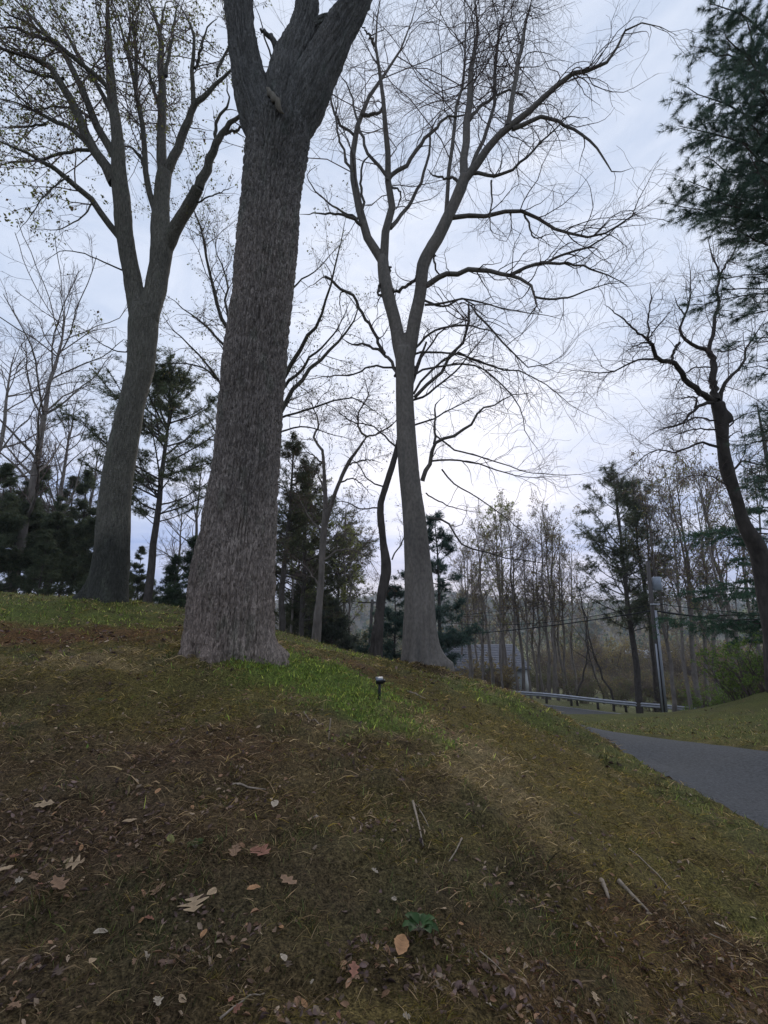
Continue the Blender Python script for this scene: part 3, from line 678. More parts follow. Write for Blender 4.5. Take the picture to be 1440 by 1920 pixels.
g1 = grow(LP, LR, 420, T.rg, t0=.12, ang=42, angj=14, lr=.40, lmin=.6, K=8, curl=.16, up=.03, rr=.5, rmax=.022, rend=.0035, falloff=.6)
g2 = grow(*g1, 2300, T.rg, t0=.1, ang=45, lr=.5, lmin=.3, K=6, curl=.2, up=.0, rr=.55, rmax=.009, rend=.0022)
g3 = grow(*g2, 6500, T.rg, t0=.2, ang=45, lr=.5, lmin=.12, K=4, curl=.2, rr=.6, rmax=.004, rend=.0018)
add_tubes(root, 'twigs', base, [g1, g2, g3], M['twig'])
def leaves_on(g, n, size, rg, cols, t0=.3, **k):
    p, r = g; i = rg.integers(0, len(p), n); t = t0 + (1 - t0) * rg.random(n)
    pos = interp(p[i], t) + rg.normal(size=(n, 3)) * size * .35; return leaf_cards(pos, norm(p[i, -1] - p[i, 0]), size, rg, cols, **k)
young = [(.14, .12, .05), (.10, .09, .045), (.19, .20, .05), (.11, .07, .05), (.22, .25, .06)]
va, ta, ca = leaves_on(g3, 16000, .074, T.rg, young, droop=.9); vb, tb, cb = leaves_on(g2, 6000, .080, T.rg, young, droop=.9)
link('leaves', mesh('leaves', np.vstack([va, vb]) - base, None, np.vstack([ta, tb + len(va)]), np.vstack([ca, cb]), False), M['leaf'], root, kind='stuff')

# --- the beech with the wide bare crown
T = Traced(10.0, 8)
T.C([(792, 1272, 40), (790, 1240, 37), (787, 1200, 32), (786, 1150, 29.5), (786, 1100, 28), (782, 1030, 24), (775, 960, 21.5), (768, 900, 20.5), (763, 840, 19.5), (759, 760, 17.5), (760, 700, 18.5), (760, 672, 20), (759, 655, 18)], K=40, first=True, dz=0)
T.C([(752, 668, 12), (747, 640, 13), (740, 600, 11.5), (731, 568, 11.5), (723, 533, 12), (719, 505, 11), (718, 482, 9.5)], dz=.3)
T.C([(768, 668, 12), (773, 628, 13), (780, 590, 12.5), (789, 545, 11.5), (793, 500, 12), (805, 472, 12), (823, 442, 12), (843, 400, 11), (860, 362, 10.5), (872, 330, 10)], dz=-.4)
A = T.Lm
A([(719, 492), (700, 467), (683, 430), (670, 367), (660, 317), (663, 283), (667, 247), (677, 217), (700, 170), (730, 130), (767, 63), (783, 0)], 9, 2, dz=1)
A([(663, 253), (633, 223), (620, 183), (620, 150), (610, 110)], 3, 1.6); A([(660, 323), (647, 293), (630, 233), (633, 187), (627, 153)], 3, 1.3)
A([(683, 430), (677, 333), (682, 300), (697, 293), (712, 320)], 3, 1.5); A([(676, 422), (655, 408), (633, 403), (600, 400), (563, 402)], 3.6, 1.6, dz=-1); A([(670, 412), (640, 395), (617, 380), (590, 357), (577, 327), (600, 307)], 2.4, 1)
A([(719, 485), (722, 455), (723, 433), (737, 400), (730, 370), (727, 347), (728, 283), (724, 240), (720, 200), (713, 133), (702, 77), (713, 13), (712, 0)], 8.5, 2.6, dz=-.7)
A([(726, 340), (733, 330), (767, 303), (800, 260), (833, 223), (867, 217), (900, 222)], 5, 2.4); A([(726, 335), (717, 320), (690, 283), (673, 233), (657, 173), (633, 133)], 4, 2)
A([(733, 430), (745, 412), (767, 383), (793, 330), (807, 267), (813, 233), (847, 200)], 4.5, 1.8); A([(702, 82), (690, 62), (673, 47)], 3, 1.5)
A([(677, 217), (700, 215), (715, 205), (718, 190)], 4, 3); A([(727, 347), (750, 360), (745, 390), (735, 395)], 2.2, 1.5)
A([(870, 335), (871, 289), (880, 200), (884, 124), (896, 58), (889, 0)], 8, 4.2, dz=1.4)
A([(871, 335), (889, 312), (915, 275), (947, 244), (1000, 204), (1049, 156), (1102, 129), (1138, 116), (1182, 51), (1218, 44), (1271, 67)], 8.5, 1.2, dz=-1.5)
A([(953, 238), (964, 169), (978, 89), (990, 30), (996, 0)], 5.5, 3.5, dz=.6); A([(960, 240), (985, 232), (1013, 224), (1049, 231), (1111, 267), (1147, 320), (1182, 316)], 5, 1.6, dz=-.8)
A([(880, 326), (900, 325), (922, 333), (969, 311), (1000, 280), (1044, 240), (1089, 191)], 4.2, 1.5); A([(848, 409), (880, 406), (924, 402), (978, 398), (1022, 418), (1067, 438), (1111, 444), (1150, 428), (1182, 409), (1200, 369), (1244, 284)], 5, .9, dz=-1)
A([(838, 402), (840, 369), (849, 267), (858, 200), (871, 124), (871, 0)], 4.6, 2.6, dz=1); A([(880, 322), (895, 285), (911, 249), (929, 178), (929, 111), (947, 0)], 4.6, 2.6, dz=1.8)
A([(878, 232), (902, 200), (942, 173), (978, 176), (991, 196)], 4, 1.6); A([(790, 543), (815, 528), (844, 513), (902, 509), (964, 518), (996, 542), (1004, 578), (982, 604)], 6.5, 2.6, dz=-1.6)
A([(960, 518), (980, 505), (1013, 493), (1050, 495), (1084, 498), (1129, 511), (1178, 538)], 4, 1.8); A([(1013, 493), (1067, 476), (1111, 458), (1140, 440), (1156, 427), (1200, 400)], 2.8, 1)
A([(1004, 558), (1040, 560), (1067, 558), (1107, 542), (1138, 533), (1180, 530)], 2.4, 1); A([(783, 515), (775, 527), (760, 537), (745, 547), (732, 545)], 3.2, 3, ext=False, dz=.3)
A([(796, 572), (830, 568), (867, 562), (900, 568), (933, 578), (1022, 591), (1060, 600)], 2.6, 1); A([(922, 338), (922, 380), (920, 430), (950, 445)], 2, .8)
A([(984, 402), (995, 430), (1003, 446), (1040, 436)], 2.2, 1.2); A([(813, 470), (820, 510), (850, 515)], 2.5, 1.2); A([(868, 350), (850, 335), (825, 332), (800, 318)], 3.5, 2)
A([(776, 664), (800, 660), (826, 660), (866, 666), (917, 684), (960, 695)], 2.4, 1.6); A([(775, 706), (800, 690), (826, 687), (881, 684), (909, 695), (955, 735), (979, 773), (984, 810), (1009, 843), (1022, 866)], 2.4, .9, dz=-1)
A([(774, 745), (797, 720), (830, 698), (845, 665), (874, 636), (880, 562), (892, 585), (932, 630), (962, 660), (984, 688), (1002, 684), (1044, 678), (1073, 644), (1103, 609)], 3.8, .9, dz=-1)
A([(776, 655), (797, 633), (826, 615), (881, 611), (928, 622), (960, 647)], 2.8, 1.4)
A([(790, 902), (800, 880), (808, 862), (812, 845), (815, 830), (863, 811), (885, 794), (897, 771), (920, 763), (955, 743), (1000, 735)], 5, 1.5, dz=-1.2)
A([(815, 832), (815, 782), (819, 757), (835, 740)], 2.8, 1.2); A([(810, 864), (845, 862), (899, 870), (944, 885), (991, 895), (1073, 891)], 2.2, .8); A([(798, 925), (845, 950), (899, 961)], 1.6, .8)
A([(818, 815), (850, 843), (897, 855), (944, 871), (991, 885), (1073, 891), (1130, 880)], 2.0, .7, dz=-1); A([(830, 880), (850, 906), (897, 934), (944, 967), (985, 1000), (1040, 1040)], 1.8, .6, dz=-1); A([(804, 972), (837, 977), (866, 1019), (917, 1037), (960, 1048), (1040, 1056), (1100, 1060)], 2.4, .7, dz=-.8)
A([(774, 740), (800, 700), (850, 665), (885, 674), (941, 694), (967, 693), (1012, 714), (1037, 730), (1084, 768), (1150, 798)], 2.6, .7, dz=-1)
A([(744, 708), (732, 677), (713, 658), (684, 647), (659, 646), (637, 633)], 3.6, 2.2, dz=.6); A([(722, 664), (713, 651), (695, 611), (677, 580), (660, 553), (633, 537), (610, 517)], 3.2, 2.6, ext=False, dz=-.6)
A([(744, 690), (699, 687), (662, 702), (611, 706), (571, 713)], 2.3, 1.2); A([(790, 560), (830, 575), (870, 560), (895, 590), (880, 620)], 2.5, 1.2); A([(658, 548), (640, 548), (637, 565), (640, 590)], 1.6, 1)
A([(724, 560), (710, 548), (712, 530)], 3, 2, ext=False); A([(730, 510), (731, 500)], 2.5, 2, ext=False)
root, base, thin = finish_tree(T, 'beech_tree', 'smooth grey beech with fluted foot and wide twisting bare crown, right of the oak', M['smoothbark'], 'beech', .028,
    flare=(.14, .18, [(-12, .26, 1.8), (-60, .28, .7), (-95, .25, .5), (-130, .25, .8), (185, .3, .6), (60, .5, .6), (120, .4, .6)]))
LP, LR = T.sets()
outw = LP[:, 8, 0] > base[0] + 1.2
ga = grow(LP, LR, 300, T.rg, t0=.10, ang=46, angj=18, lr=.36, lmin=.8, K=9, curl=.28, up=.0, rr=.55, rmax=.017, rend=.0034, flat=.4, falloff=.35)
gb = grow(LP[outw], LR[outw], 330, T.rg, t0=.2, ang=48, angj=18, lr=.36, lmin=1.0, K=9, curl=.26, up=-.02, rr=.55, rmax=.016, rend=.0034, flat=.5, falloff=.25)
g1 = cat(ga, gb)
g2 = grow(*g1, 4600, T.rg, t0=.08, ang=54, lr=.50, lmin=.4, K=6, curl=.20, up=.0, rr=.5, rmax=.0075, rend=.0022, flat=.4)
g3 = grow(*g2, 9000, T.rg, t0=.15, ang=40, lr=.6, lmin=.24, K=4, curl=.12, rr=.6, rmax=.0040, rend=.0019, flat=.3)
add_tubes(root, 'twigs', base, [g1, g2, g3], M['twig'])

# --- the half hidden tree behind the oak
T = Traced(12.5, 21)
T.C([(462, 1200, 17), (466, 1080, 15), (472, 960, 14), (478, 860, 14), (482, 800, 12)], K=16, first=True, dz=0)
T.C([(480, 850, 11), (486, 760, 9), (492, 660, 8), (498, 560, 6.5)], K=12, dz=.5)
A = T.Lm
A([(482, 830), (510, 790), (533, 760), (560, 717), (600, 673), (637, 636), (660, 610), (670, 580), (640, 540)], 6, 1.6); A([(490, 770), (515, 735), (535, 702), (564, 655), (582, 622), (600, 600), (620, 530), (640, 450), (650, 400)], 6, 1.4)
A([(520, 735), (560, 700), (589, 662), (626, 629), (660, 560)], 3.6, 1.4); A([(490, 800), (529, 782), (589, 764), (655, 746), (699, 768), (735, 797)], 2.8, 1.0); A([(490, 830), (529, 810), (571, 800), (626, 815), (680, 830)], 2.4, .8)
A([(486, 760), (460, 690), (430, 625), (410, 582), (394, 523), (380, 450), (367, 400), (350, 340)], 5, 2); A([(480, 800), (450, 710), (426, 656), (390, 617), (352, 586), (309, 551)], 4.2, 1.6); A([(478, 850), (440, 780), (418, 727), (371, 664), (324, 617), (300, 585)], 3.8, 1.3)
A([(440, 745), (414, 719), (383, 691), (332, 680), (289, 687)], 2.5, 1.2); A([(470, 760), (445, 640), (430, 600), (422, 559), (425, 520), (405, 470), (400, 430)], 3.6, 1.6); A([(498, 620), (540, 560), (560, 530), (600, 500), (625, 470)], 2.6, 1.2)
A([(480, 880), (430, 860), (400, 800), (380, 770), (360, 740)], 2.2, .9); A([(498, 560), (505, 480), (500, 400)], 4, 2)
root, base, thin = finish_tree(T, 'bare_tree', 'bare budding tree whose trunk hides behind the massive oak, its boughs showing on both sides', M['maplebark'], 'maple', .045)
LP, LR = T.sets()
g1 = grow(LP, LR, 170, T.rg, t0=.15, ang=42, lr=.40, lmin=.7, K=8, curl=.2, up=.02, rr=.5, rmax=.016, rend=.003)
g2 = grow(*g1, 900, T.rg, t0=.1, ang=45, lr=.5, lmin=.35, K=6, curl=.2, rr=.55, rmax=.007, rend=.002)
g3 = grow(*g2, 2200, T.rg, ang=45, lr=.5, lmin=.18, K=4, curl=.15, rr=.6, rmax=.0035, rend=.0016)
add_tubes(root, 'twigs', base, [g1, g2, g3], M['twig'])
va, ta, ca = leaves_on(g3, 4200, .05, T.rg, young, droop=.8)
link('leaves', mesh('leaves', va - base, None, ta, ca, False), M['leaf'], root, kind='stuff')

# --- the slim crooked trunk beside the beech
T = Traced(13, 31)
T.C([(702, 1240, 13), (706, 1201, 10.5), (711, 1160, 9.5), (717, 1110, 9.5), (725, 1065, 10.5), (718, 1012, 8), (713, 950, 7.5), (724, 910, 7), (739, 862, 6.5), (752, 810, 6), (764, 750, 5.5), (778, 700, 4.5), (800, 640, 3)], K=34, first=True, dz=.6)
A = T.Lm
A([(764, 755), (800, 740), (850, 700), (900, 640), (930, 600)], 2.8, 1, dz=1); A([(756, 800), (800, 790), (860, 760), (920, 730)], 2.4, .8, dz=1.5); A([(715, 950), (680, 955), (640, 940), (600, 960)], 1.8, .7, dz=1); A([(724, 915), (690, 900), (670, 870), (640, 850)], 1.8, .7); A([(778, 700), (760, 640), (740, 590), (745, 530)], 2.4, 1)
A([(735, 1050), (760, 1000), (775, 940)], 1.6, .7, dz=1); A([(745, 840), (700, 800), (660, 790), (620, 760)], 2, .7); A([(790, 670), (830, 620), (870, 600), (900, 570)], 2, .8)
root, base, thin = finish_tree(T, 'bare_tree', 'slim crooked dark trunk that bends in an S beside the fluted beech', M['darkbark'], 'beech', .036)
LP, LR = T.sets()
g1 = grow(LP, LR, 110, T.rg, ang=45, lr=.5, lmin=.6, K=8, curl=.2, rr=.5, rmax=.013, rend=.003)
g2 = grow(*g1, 650, T.rg, ang=45, lr=.5, lmin=.35, K=6, curl=.2, rr=.55, rmax=.006, rend=.002)
g3 = grow(*g2, 1500, T.rg, ang=45, lr=.5, lmin=.18, K=4, curl=.15, rr=.6, rmax=.003, rend=.0015)
add_tubes(root, 'twigs', base, [g1, g2, g3], M['twig'])
va, ta, ca = leaves_on(g3, 2600, .035, T.rg, [(.06, .04, .03), (.07, .065, .03)], droop=.6)
link('buds', mesh('buds', va - base, None, ta, ca, False), M['leaf'], root, kind='stuff')

# --- the gnarled tree at the right edge
T = Traced(12.5, 41)
T.C([(1464, 1300, 24), (1450, 1200, 17), (1438, 1130, 16), (1424, 1040, 17), (1404, 1000, 14), (1392, 975, 12), (1378, 925, 11.5), (1364, 884, 12), (1356, 840, 10), (1352, 790, 12), (1345, 755, 12)], K=34, first=True, dz=-1.0)
T.C([(1353, 772, 8), (1364, 783, 8), (1367, 792, 7)], K=6, dz=0)
A = T.Lm
A([(1342, 752), (1330, 746), (1307, 733), (1278, 705), (1260, 679), (1234, 673), (1223, 647), (1215, 637)], 6.4, 3.0, dz=-1, ext=False); A([(1215, 637), (1184, 614), (1148, 582), (1130, 570)], 2.4, 1, dz=-.5); A([(1217, 640), (1216, 600), (1221, 556), (1218, 530)], 2, .9); A([(1215, 637), (1235, 610), (1260, 580)], 1.8, .8)
A([(1234, 673), (1195, 676), (1145, 697), (1096, 697), (1050, 690)], 2.2, .8, dz=-.8); A([(1260, 679), (1264, 658), (1275, 642)], 2.6, 2.2, ext=False); A([(1222, 640), (1200, 645), (1180, 655), (1160, 670)], 1.6, .7)
A([(1343, 750), (1336, 712), (1338, 676), (1325, 655)], 7, 5, dz=.3, ext=False); A([(1326, 657), (1335, 629), (1340, 600), (1346, 569), (1343, 543), (1350, 512), (1335, 478), (1327, 447), (1322, 420)], 4.2, .9, dz=.5)
A([(1350, 512), (1362, 495), (1374, 478), (1387, 447), (1395, 420)], 2.2, .9); A([(1325, 656), (1304, 647), (1281, 634), (1274, 621), (1283, 595), (1295, 556), (1294, 512), (1290, 480)], 4.0, .8, dz=-.5); A([(1285, 592), (1270, 570), (1262, 550)], 1.6, .7)
A([(1350, 756), (1356, 723), (1369, 705), (1393, 686), (1403, 650), (1426, 614), (1440, 590)], 4.6, 1.0, dz=.6); A([(1338, 753), (1314, 757), (1304, 765), (1290, 780), (1275, 795), (1236, 806), (1200, 830)], 4, .8, dz=-1); A([(1304, 765), (1303, 745), (1290, 745), (1262, 750)], 2.4, 1)
A([(1343, 806), (1301, 805), (1270, 815), (1240, 830)], 1.8, .7); A([(1345, 838), (1330, 832), (1314, 827), (1290, 840), (1268, 848), (1226, 845), (1179, 879), (1150, 900)], 3, .7, dz=-1); A([(1375, 882), (1393, 864), (1410, 868), (1440, 874)], 2.4, 1.6); A([(1365, 800), (1390, 780), (1420, 770)], 1.8, .8)
A([(1340, 790), (1304, 783), (1262, 801), (1220, 800)], 2, .7, dz=-1); A([(1346, 660), (1375, 655), (1400, 640)], 1.6, .8); A([(1336, 690), (1300, 690), (1270, 720), (1260, 760)], 1.6, .7); A([(1380, 930), (1350, 900), (1310, 890), (1270, 900)], 2, .7, dz=-.6); A([(1355, 830), (1380, 810), (1400, 815)], 1.5, .7)
root, base, thin = finish_tree(T, 'bare_tree', 'gnarled bare tree leaning in from the right edge with a crooked fork and cut stub', M['darkbark'], 'beech', .036)
LP, LR = T.sets()
g1 = grow(LP, LR, 420, T.rg, t0=.1, ang=50, lr=.5, lmin=.7, K=8, curl=.26, rr=.5, rmax=.012, rend=.003)
g2 = grow(*g1, 2400, T.rg, ang=48, lr=.5, lmin=.35, K=6, curl=.2, rr=.55, rmax=.0055, rend=.002)
g3 = grow(*g2, 3300, T.rg, ang=45, lr=.5, lmin=.18, K=4, curl=.15, rr=.6, rmax=.003, rend=.0015)
add_tubes(root, 'twigs', base, [g1, g2, g3], M['twig'])

# --- two-stemmed tree past the crest
T = Traced(16, 51)
T.C([(590, 1222, 10), (594, 1180, 7.2), (600, 1110, 6.6), (604, 1040, 6.2), (608, 985, 6), (610, 930, 4.6), (607, 870, 3.8), (604, 840, 2.8)], K=26, first=True, dz=0)
T.C([(608, 990, 4.6), (618, 955, 4.4), (634, 910, 4.2), (652, 870, 3.8), (666, 850, 3.2), (688, 818, 2.4)], K=16, dz=-.8)
A = T.Lm
A([(605, 845), (590, 820), (597, 790), (585, 760), (570, 740)], 3, 1); A([(688, 818), (672, 800), (674, 770), (690, 740), (680, 700)], 2.6, .9); A([(686, 820), (715, 810), (740, 790), (755, 760)], 2.2, .8); A([(652, 872), (690, 862), (720, 870)], 1.8, .8)
A([(606, 870), (580, 850), (555, 850)], 2, .8); A([(608, 1000), (580, 970), (560, 930)], 2.4, .9); A([(606, 1050), (640, 1030), (680, 1040), (720, 1090)], 2.2, .8); A([(600, 1100), (570, 1060), (545, 1040)], 2, .8); A([(636, 905), (665, 900), (700, 930)], 2, .8); A([(604, 1020), (650, 1000), (690, 1010)], 1.8, .8); A([(610, 930), (600, 900), (590, 880), (560, 870)], 2, .8)
root, base, thin = finish_tree(T, 'bare_tree', 'two-stemmed pale trunk standing past the crest between the oak and the beech', M['palebark'], 'beech', .04)
LP, LR = T.sets()
g1 = grow(LP, LR, 150, T.rg, ang=50, lr=.6, lmin=.7, K=8, curl=.2, rr=.5, rmax=.014, rend=.004)
g2 = grow(*g1, 900, T.rg, ang=45, lr=.5, lmin=.4, K=6, curl=.2, rr=.55, rmax=.007, rend=.0028)
g3 = grow(*g2, 1600, T.rg, ang=45, lr=.5, lmin=.2, K=4, curl=.15, rr=.6, rmax=.004, rend=.002)
add_tubes(root, 'twigs', base, [g1, g2, g3], M['twig'])
va, ta, ca = leaves_on(g2, 3000, .05, T.rg, [(.10, .055, .045), (.09, .075, .04)], droop=.3)
link('buds', mesh('buds', va - base, None, ta, ca, False), M['leaf'], root, kind='stuff')

# ------------------------------------------------------------ background trees
def bare_meshes(seed, h, r, crown=.35, spread=.35, n=(12, 70, 330, 700), lean=(0, 0), ang=38, up=.05, tr=.004, leafn=0, leafcol=None, leafsize=.08, crook=.05):
    rg = np.random.default_rng(seed); K = 14; t = np.linspace(0, 1, K)
    p = np.stack([lean[0] * t * h, lean[1] * t * h, t * h], 1) + np.cumsum(rg.normal(size=(K, 3)) * [crook * h / K, crook * h / K, 0], 0) * (t > 0)[:, None] * 1.6
    p[0, 2] = -.6
    R = r * (1 - t) ** .8 + tr; R[0] *= 1.4
    tr_ = (p[None], R[None])
    b1 = grow(*tr_, n[0], rg, t0=crown, t1=.97, ang=ang, angj=10, lr=spread, lmin=.08 * h, K=9, curl=.12, up=up, rr=.5, rend=tr * 1.6, falloff=.3)
    b2 = grow(*b1, n[1], rg, t0=.12, ang=40, lr=.5, lmin=.04 * h, K=7, curl=.14, up=up * .8, rr=.5, rend=tr)
    b3 = grow(*b2, n[2], rg, t0=.1, ang=40, lr=.55, lmin=.025 * h, K=5, curl=.14, up=up * .5, rr=.5, rmax=tr * 2.2, rend=tr * .7)
    b4 = grow(*b3, n[3], rg, t0=.1, ang=40, lr=.6, lmin=.015 * h, K=4, curl=.12, up=.02, rr=.6, rmax=tr * 1.1, rend=tr * .5)
    def j(sets, sides, name):
        Vs, Qs, m = [], [], 0
        for a, b in sets:
            v, q = tubes(a, b, sides); Vs.append(v); Qs.append(q + m); m += len(v)
        return mesh(name, np.concatenate(Vs), np.concatenate(Qs))
    out = {'trunk': j([tr_], 9, 'trunk'), 'limbs': j([b1], 5, 'limbs'), 'twigs': j([b2, b3, b4], 3, 'twigs')}
    if leafn:
        v, q, c = leaves_on(b4, leafn, leafsize, rg, leafcol, droop=.2); out['leaves'] = mesh('leaves', v, None, q, c, False)
    return out
def plant_bare(ms, px, Y, label, group=None, rot=0, sc=1., mat='darkbark', loc=None, name='bare_tree', py=None):
    x = P(px, 1250, Y)[0] if loc is None else loc[0]; y = Y if loc is None else loc[1]
    z = float(H(np.array([x]), np.array([y]))[0])
    root = thing(name, label, 'tree', (x, y, z), group); root.rotation_euler.z = rot; root.scale = (sc,) * 3
    for k, me in ms.items():
        o = bpy.data.objects.new({'limbs': 'limb'}.get(k, k), me); COL.objects.link(o); o.parent = root
        m = {'trunk': M[mat], 'limbs': M[mat], 'twigs': M['twig']}.get(k, M['leaf'])
        if not me.materials: me.materials.append(m)
        if k in ('twigs', 'leaves', 'limbs'): o['kind'] = 'stuff'
    return root
def H1(x, y): return float(H(np.array([x]), np.array([y]))[0])
def htop(px, py, Y):
    p = P(px, py, Y); return p[2] - H1(p[0], p[1])

# needle foliage
def tufts(pos, dirs, n, ln, wd, rg, cols, spread=.75):
    B = len(pos); d = norm(dirs[:, None] * 1.0 + rg.normal(size=(B, n, 3)) * spread); s = ln * rg.uniform(.7, 1.15, (B, n, 1))
    q = norm(np.cross(d, rg.normal(size=(B, n, 3)))) * wd * .5
    p = pos[:, None] + d * s * .08; tip = p + d * s + np.array([0, 0, -.12]) * s
    V = np.stack([p - q, p + q, tip], 2).reshape(-1, 3); F = np.arange(len(V)).reshape(-1, 3)
    c = np.array(cols)[rg.integers(0, len(cols), B)] * rg.uniform(.65, 1.35, (B, 1))
    return V, F, np.repeat(c, n * 3, 0)
PINE = [(.06, .095, .06), (.07, .105, .062), (.085, .115, .062), (.05, .08, .05)]
HEM = [(.095, .11, .06), (.12, .12, .065), (.075, .09, .052), (.13, .125, .075)]
def conifer(seed, h, start=.25, width=.22, n=46, angle=75, upt=.03, tuftn=2600, needle=(.22, .022), per=9, cols=PINE, prof='pine', r=None, top=1.0, lean=0., sub=9):
    rg = np.random.default_rng(seed); K = 12; t = np.linspace(0, 1, K); r = r or h * .011
    p = np.stack([lean * t * h + rg.normal(size=K).cumsum() * .004 * h, rg.normal(size=K).cumsum() * .004 * h, t * h], 1); p[0, 2] = -.6
    R = r * (1 - t) ** .8 + .012
    lv = start + (1 - start) * np.sort(rg.random(n)) ** .9
    az = rg.random(n) * 2 * np.pi; u = (lv - start) / (1 - start)
    if prof == 'pine': ln = h * width * (.55 + .75 * np.sin(np.clip(u * 1.05, 0, 1) * 2.5 + .35)) * rg.uniform(.5, 1.15, n) * (1 - .75 * u ** 5)
    elif prof == 'cone': ln = h * width * (1.02 - u) ** .85 * rg.uniform(.7, 1.15, n) + .05 * h * (1 - u)
    else: ln = h * width * rg.uniform(.5, 1.1, n) * (1 - .8 * u ** 3)
    Kb = 8; B = np.empty((n, Kb, 3)); pos = np.stack([np.interp(lv, t, p[:, k]) for k in range(3)], 1)
    el = np.radians(90 - angle + 38 * u ** 2); d = np.stack([np.cos(az) * np.cos(el), np.sin(az) * np.cos(el), np.sin(el)], 1)
    B[:, 0] = pos
    for k in range(1, Kb):
        d = norm(d + rg.normal(size=(n, 3)) * .08 + np.array([0, 0, upt])); B[:, k] = B[:, k - 1] + d * (ln / (Kb - 1))[:, None]
    RB = (.012 + ln * .012)[:, None] * np.linspace(1, .25, Kb)[None]
    b2 = grow(B, RB, n * sub, rg, t0=.25, ang=50, angj=12, lr=.42, lmin=.02 * h, K=5, curl=.1, up=.03, rr=.5, rend=.004, flat=.8, falloff=.5)
    i = rg.integers(0, len(b2[0]), tuftn); tt = .25 + .75 * rg.random(tuftn)
    pos = interp(b2[0][i], tt) + rg.normal(size=(tuftn, 3)) * .55 * needle[0] * [1, 1, .45]; dr = norm(b2[0][i, -1] - b2[0][i, 0])
    i2 = rg.integers(0, n, tuftn // 5); t2 = .5 + .5 * rg.random(len(i2)); pos2 = interp(B[i2], t2); dr2 = norm(B[i2, -1] - B[i2, 0])
    V, F, C = tufts(np.vstack([pos, pos2]), np.vstack([dr, dr2]), per, needle[0], needle[1], rg, cols)
    def j(sets, sides, name):
        Vs, Qs, m = [], [], 0
        for a, b in sets:
            v, q = tubes(a, b, sides); Vs.append(v); Qs.append(q + m); m += len(v)
        return mesh(name, np.concatenate(Vs), np.concatenate(Qs))
    return {'trunk': j([(p[None], R[None])], 9, 'trunk'), 'branches': j([(B, RB), b2], 3, 'branches'), 'needles': mesh('needles', V, None, F, C, False)}
def plant_conifer(ms, px, Y, label, group=None, rot=0, sc=1., name='pine_tree', catg='tree', xy=None):
    x = P(px, 1250, Y)[0] if xy is None else xy[0]; y = Y if xy is None else xy[1]
    root = thing(name, label, catg, (x, y, H1(x, y)), group); root.rotation_euler.z = rot; root.scale = (sc,) * 3
    for k, me in ms.items():
        o = bpy.data.objects.new(k, me); COL.objects.link(o); o.parent = root
        if not me.materials: me.materials.append({'trunk': M['darkbark'], 'branches': M['darkbark'], 'needles': M['needle']}[k])
        if k != 'trunk': o['kind'] = 'stuff'
    return root

# pines and other evergreens
h = htop(285, 705, 24); plant_conifer(conifer(1, h, .34, .30, 66, 72, .05, 8000, (.20, .024), 8, [(.10, .12, .06), (.08, .105, .055), (.12, .125, .07)], r=.2, lean=.01), 262, 24, 'tall open pine with a dense top rising between the leaning maple and the oak')
h = htop(345, 1000, 27); cA = conifer(2, h, .05, .30, 44, 78, .02, 2300, (.22, .028), 8, PINE, 'cone')
plant_conifer(cA, 345, 27, 'small dark evergreen close against the left side of the oak trunk')
plant_conifer(cA, 312, 29, 'low dark evergreen just right of the leaning maple, behind the thin pine', rot=1.9, sc=.8)
cB = [conifer(30 + i, 8.5, .04, .30, 60, 78, .03, 6500, (.22, .026), 8, [(.10, .125, .075), (.11, .130, .070), (.085, .110, .070), (.12, .13, .075)], 'cone') for i in range(2)]
ev = [(-60, 24, 900), (-12, 27, 930), (32, 30, 905), (72, 26, 955), (112, 31, 915), (150, 28, 965), (176, 32, 990), (6, 36, 925), (94, 37, 925), (-100, 28, 860), (160, 24, 1040), (50, 23, 1010), (245, 33, 1040), (215, 29, 1060)]
for i, (px, Y, top) in enumerate(ev):
    hh = htop(px, top, Y); plant_conifer(cB[i % 2], px, Y, 'dark bushy evergreen in the dense row along the left skyline', 'evergreens in the row at left', rot=i * 1.3, sc=hh / 8.5 * 1.13)
h = htop(566, 860, 22); plant_conifer(conifer(5, h, .18, .22, 70, 80, .05, 5600, (.13, .016), 7, HEM + [(.07, .05, .04)], 'col', r=.12, sub=12), 566, 22, 'thin sparse olive evergreen just right of the oak trunk')
h = htop(535, 820, 20); plant_conifer(conifer(6, h, .35, .18, 56, 76, .04, 3200, (.14, .018), 7, HEM, 'col', r=.13, lean=.0, sub=12), 522, 20, 'tall thin-foliaged evergreen whose dark trunk edges the oak')
h = htop(615, 1120, 24); plant_conifer(conifer(7, h, .02, .42, 50, 75, .05, 3200, (.18, .022), 8, [(.080, .090, .066), (.062, .078, .058)], 'cone'), 622, 24, 'low rounded grey-green evergreen at the foot of the two-stemmed tree')
h = htop(585, 1010, 26); plant_conifer(conifer(8, h, .1, .26, 56, 78, .03, 4200, (.20, .024), 8, HEM, 'cone'), 583, 27, 'olive evergreen standing behind the two-stemmed tree')
hmid = conifer(13, 9, .12, .30, 60, 76, .05, 4200, (.18, .022), 8, [(.11, .12, .06), (.12, .125, .07), (.10, .11, .06)], 'pine', r=.09, sub=10)
for px, Y, top, l in ((550, 29, 930, 'soft olive pine close right of the oak trunk, behind the thin evergreens'), (628, 31, 1010, 'soft olive pine behind the fork of the two-stemmed tree'), (600, 34, 940, 'taller olive pine filling the gap behind the two-stemmed tree')):
    plant_conifer(hmid, px, Y, l, rot=px * .07, sc=htop(px, top, Y) / 9)
h = htop(815, 955, 30); plant_conifer(conifer(9, h, .10, .26, 54, 82, .035, 5200, (.26, .026), 9, [(.062, .105, .085), (.075, .118, .092), (.05, .09, .075)], 'cone', sub=8), 828, 30, 'blue-green spruce rising behind the beech trunk')
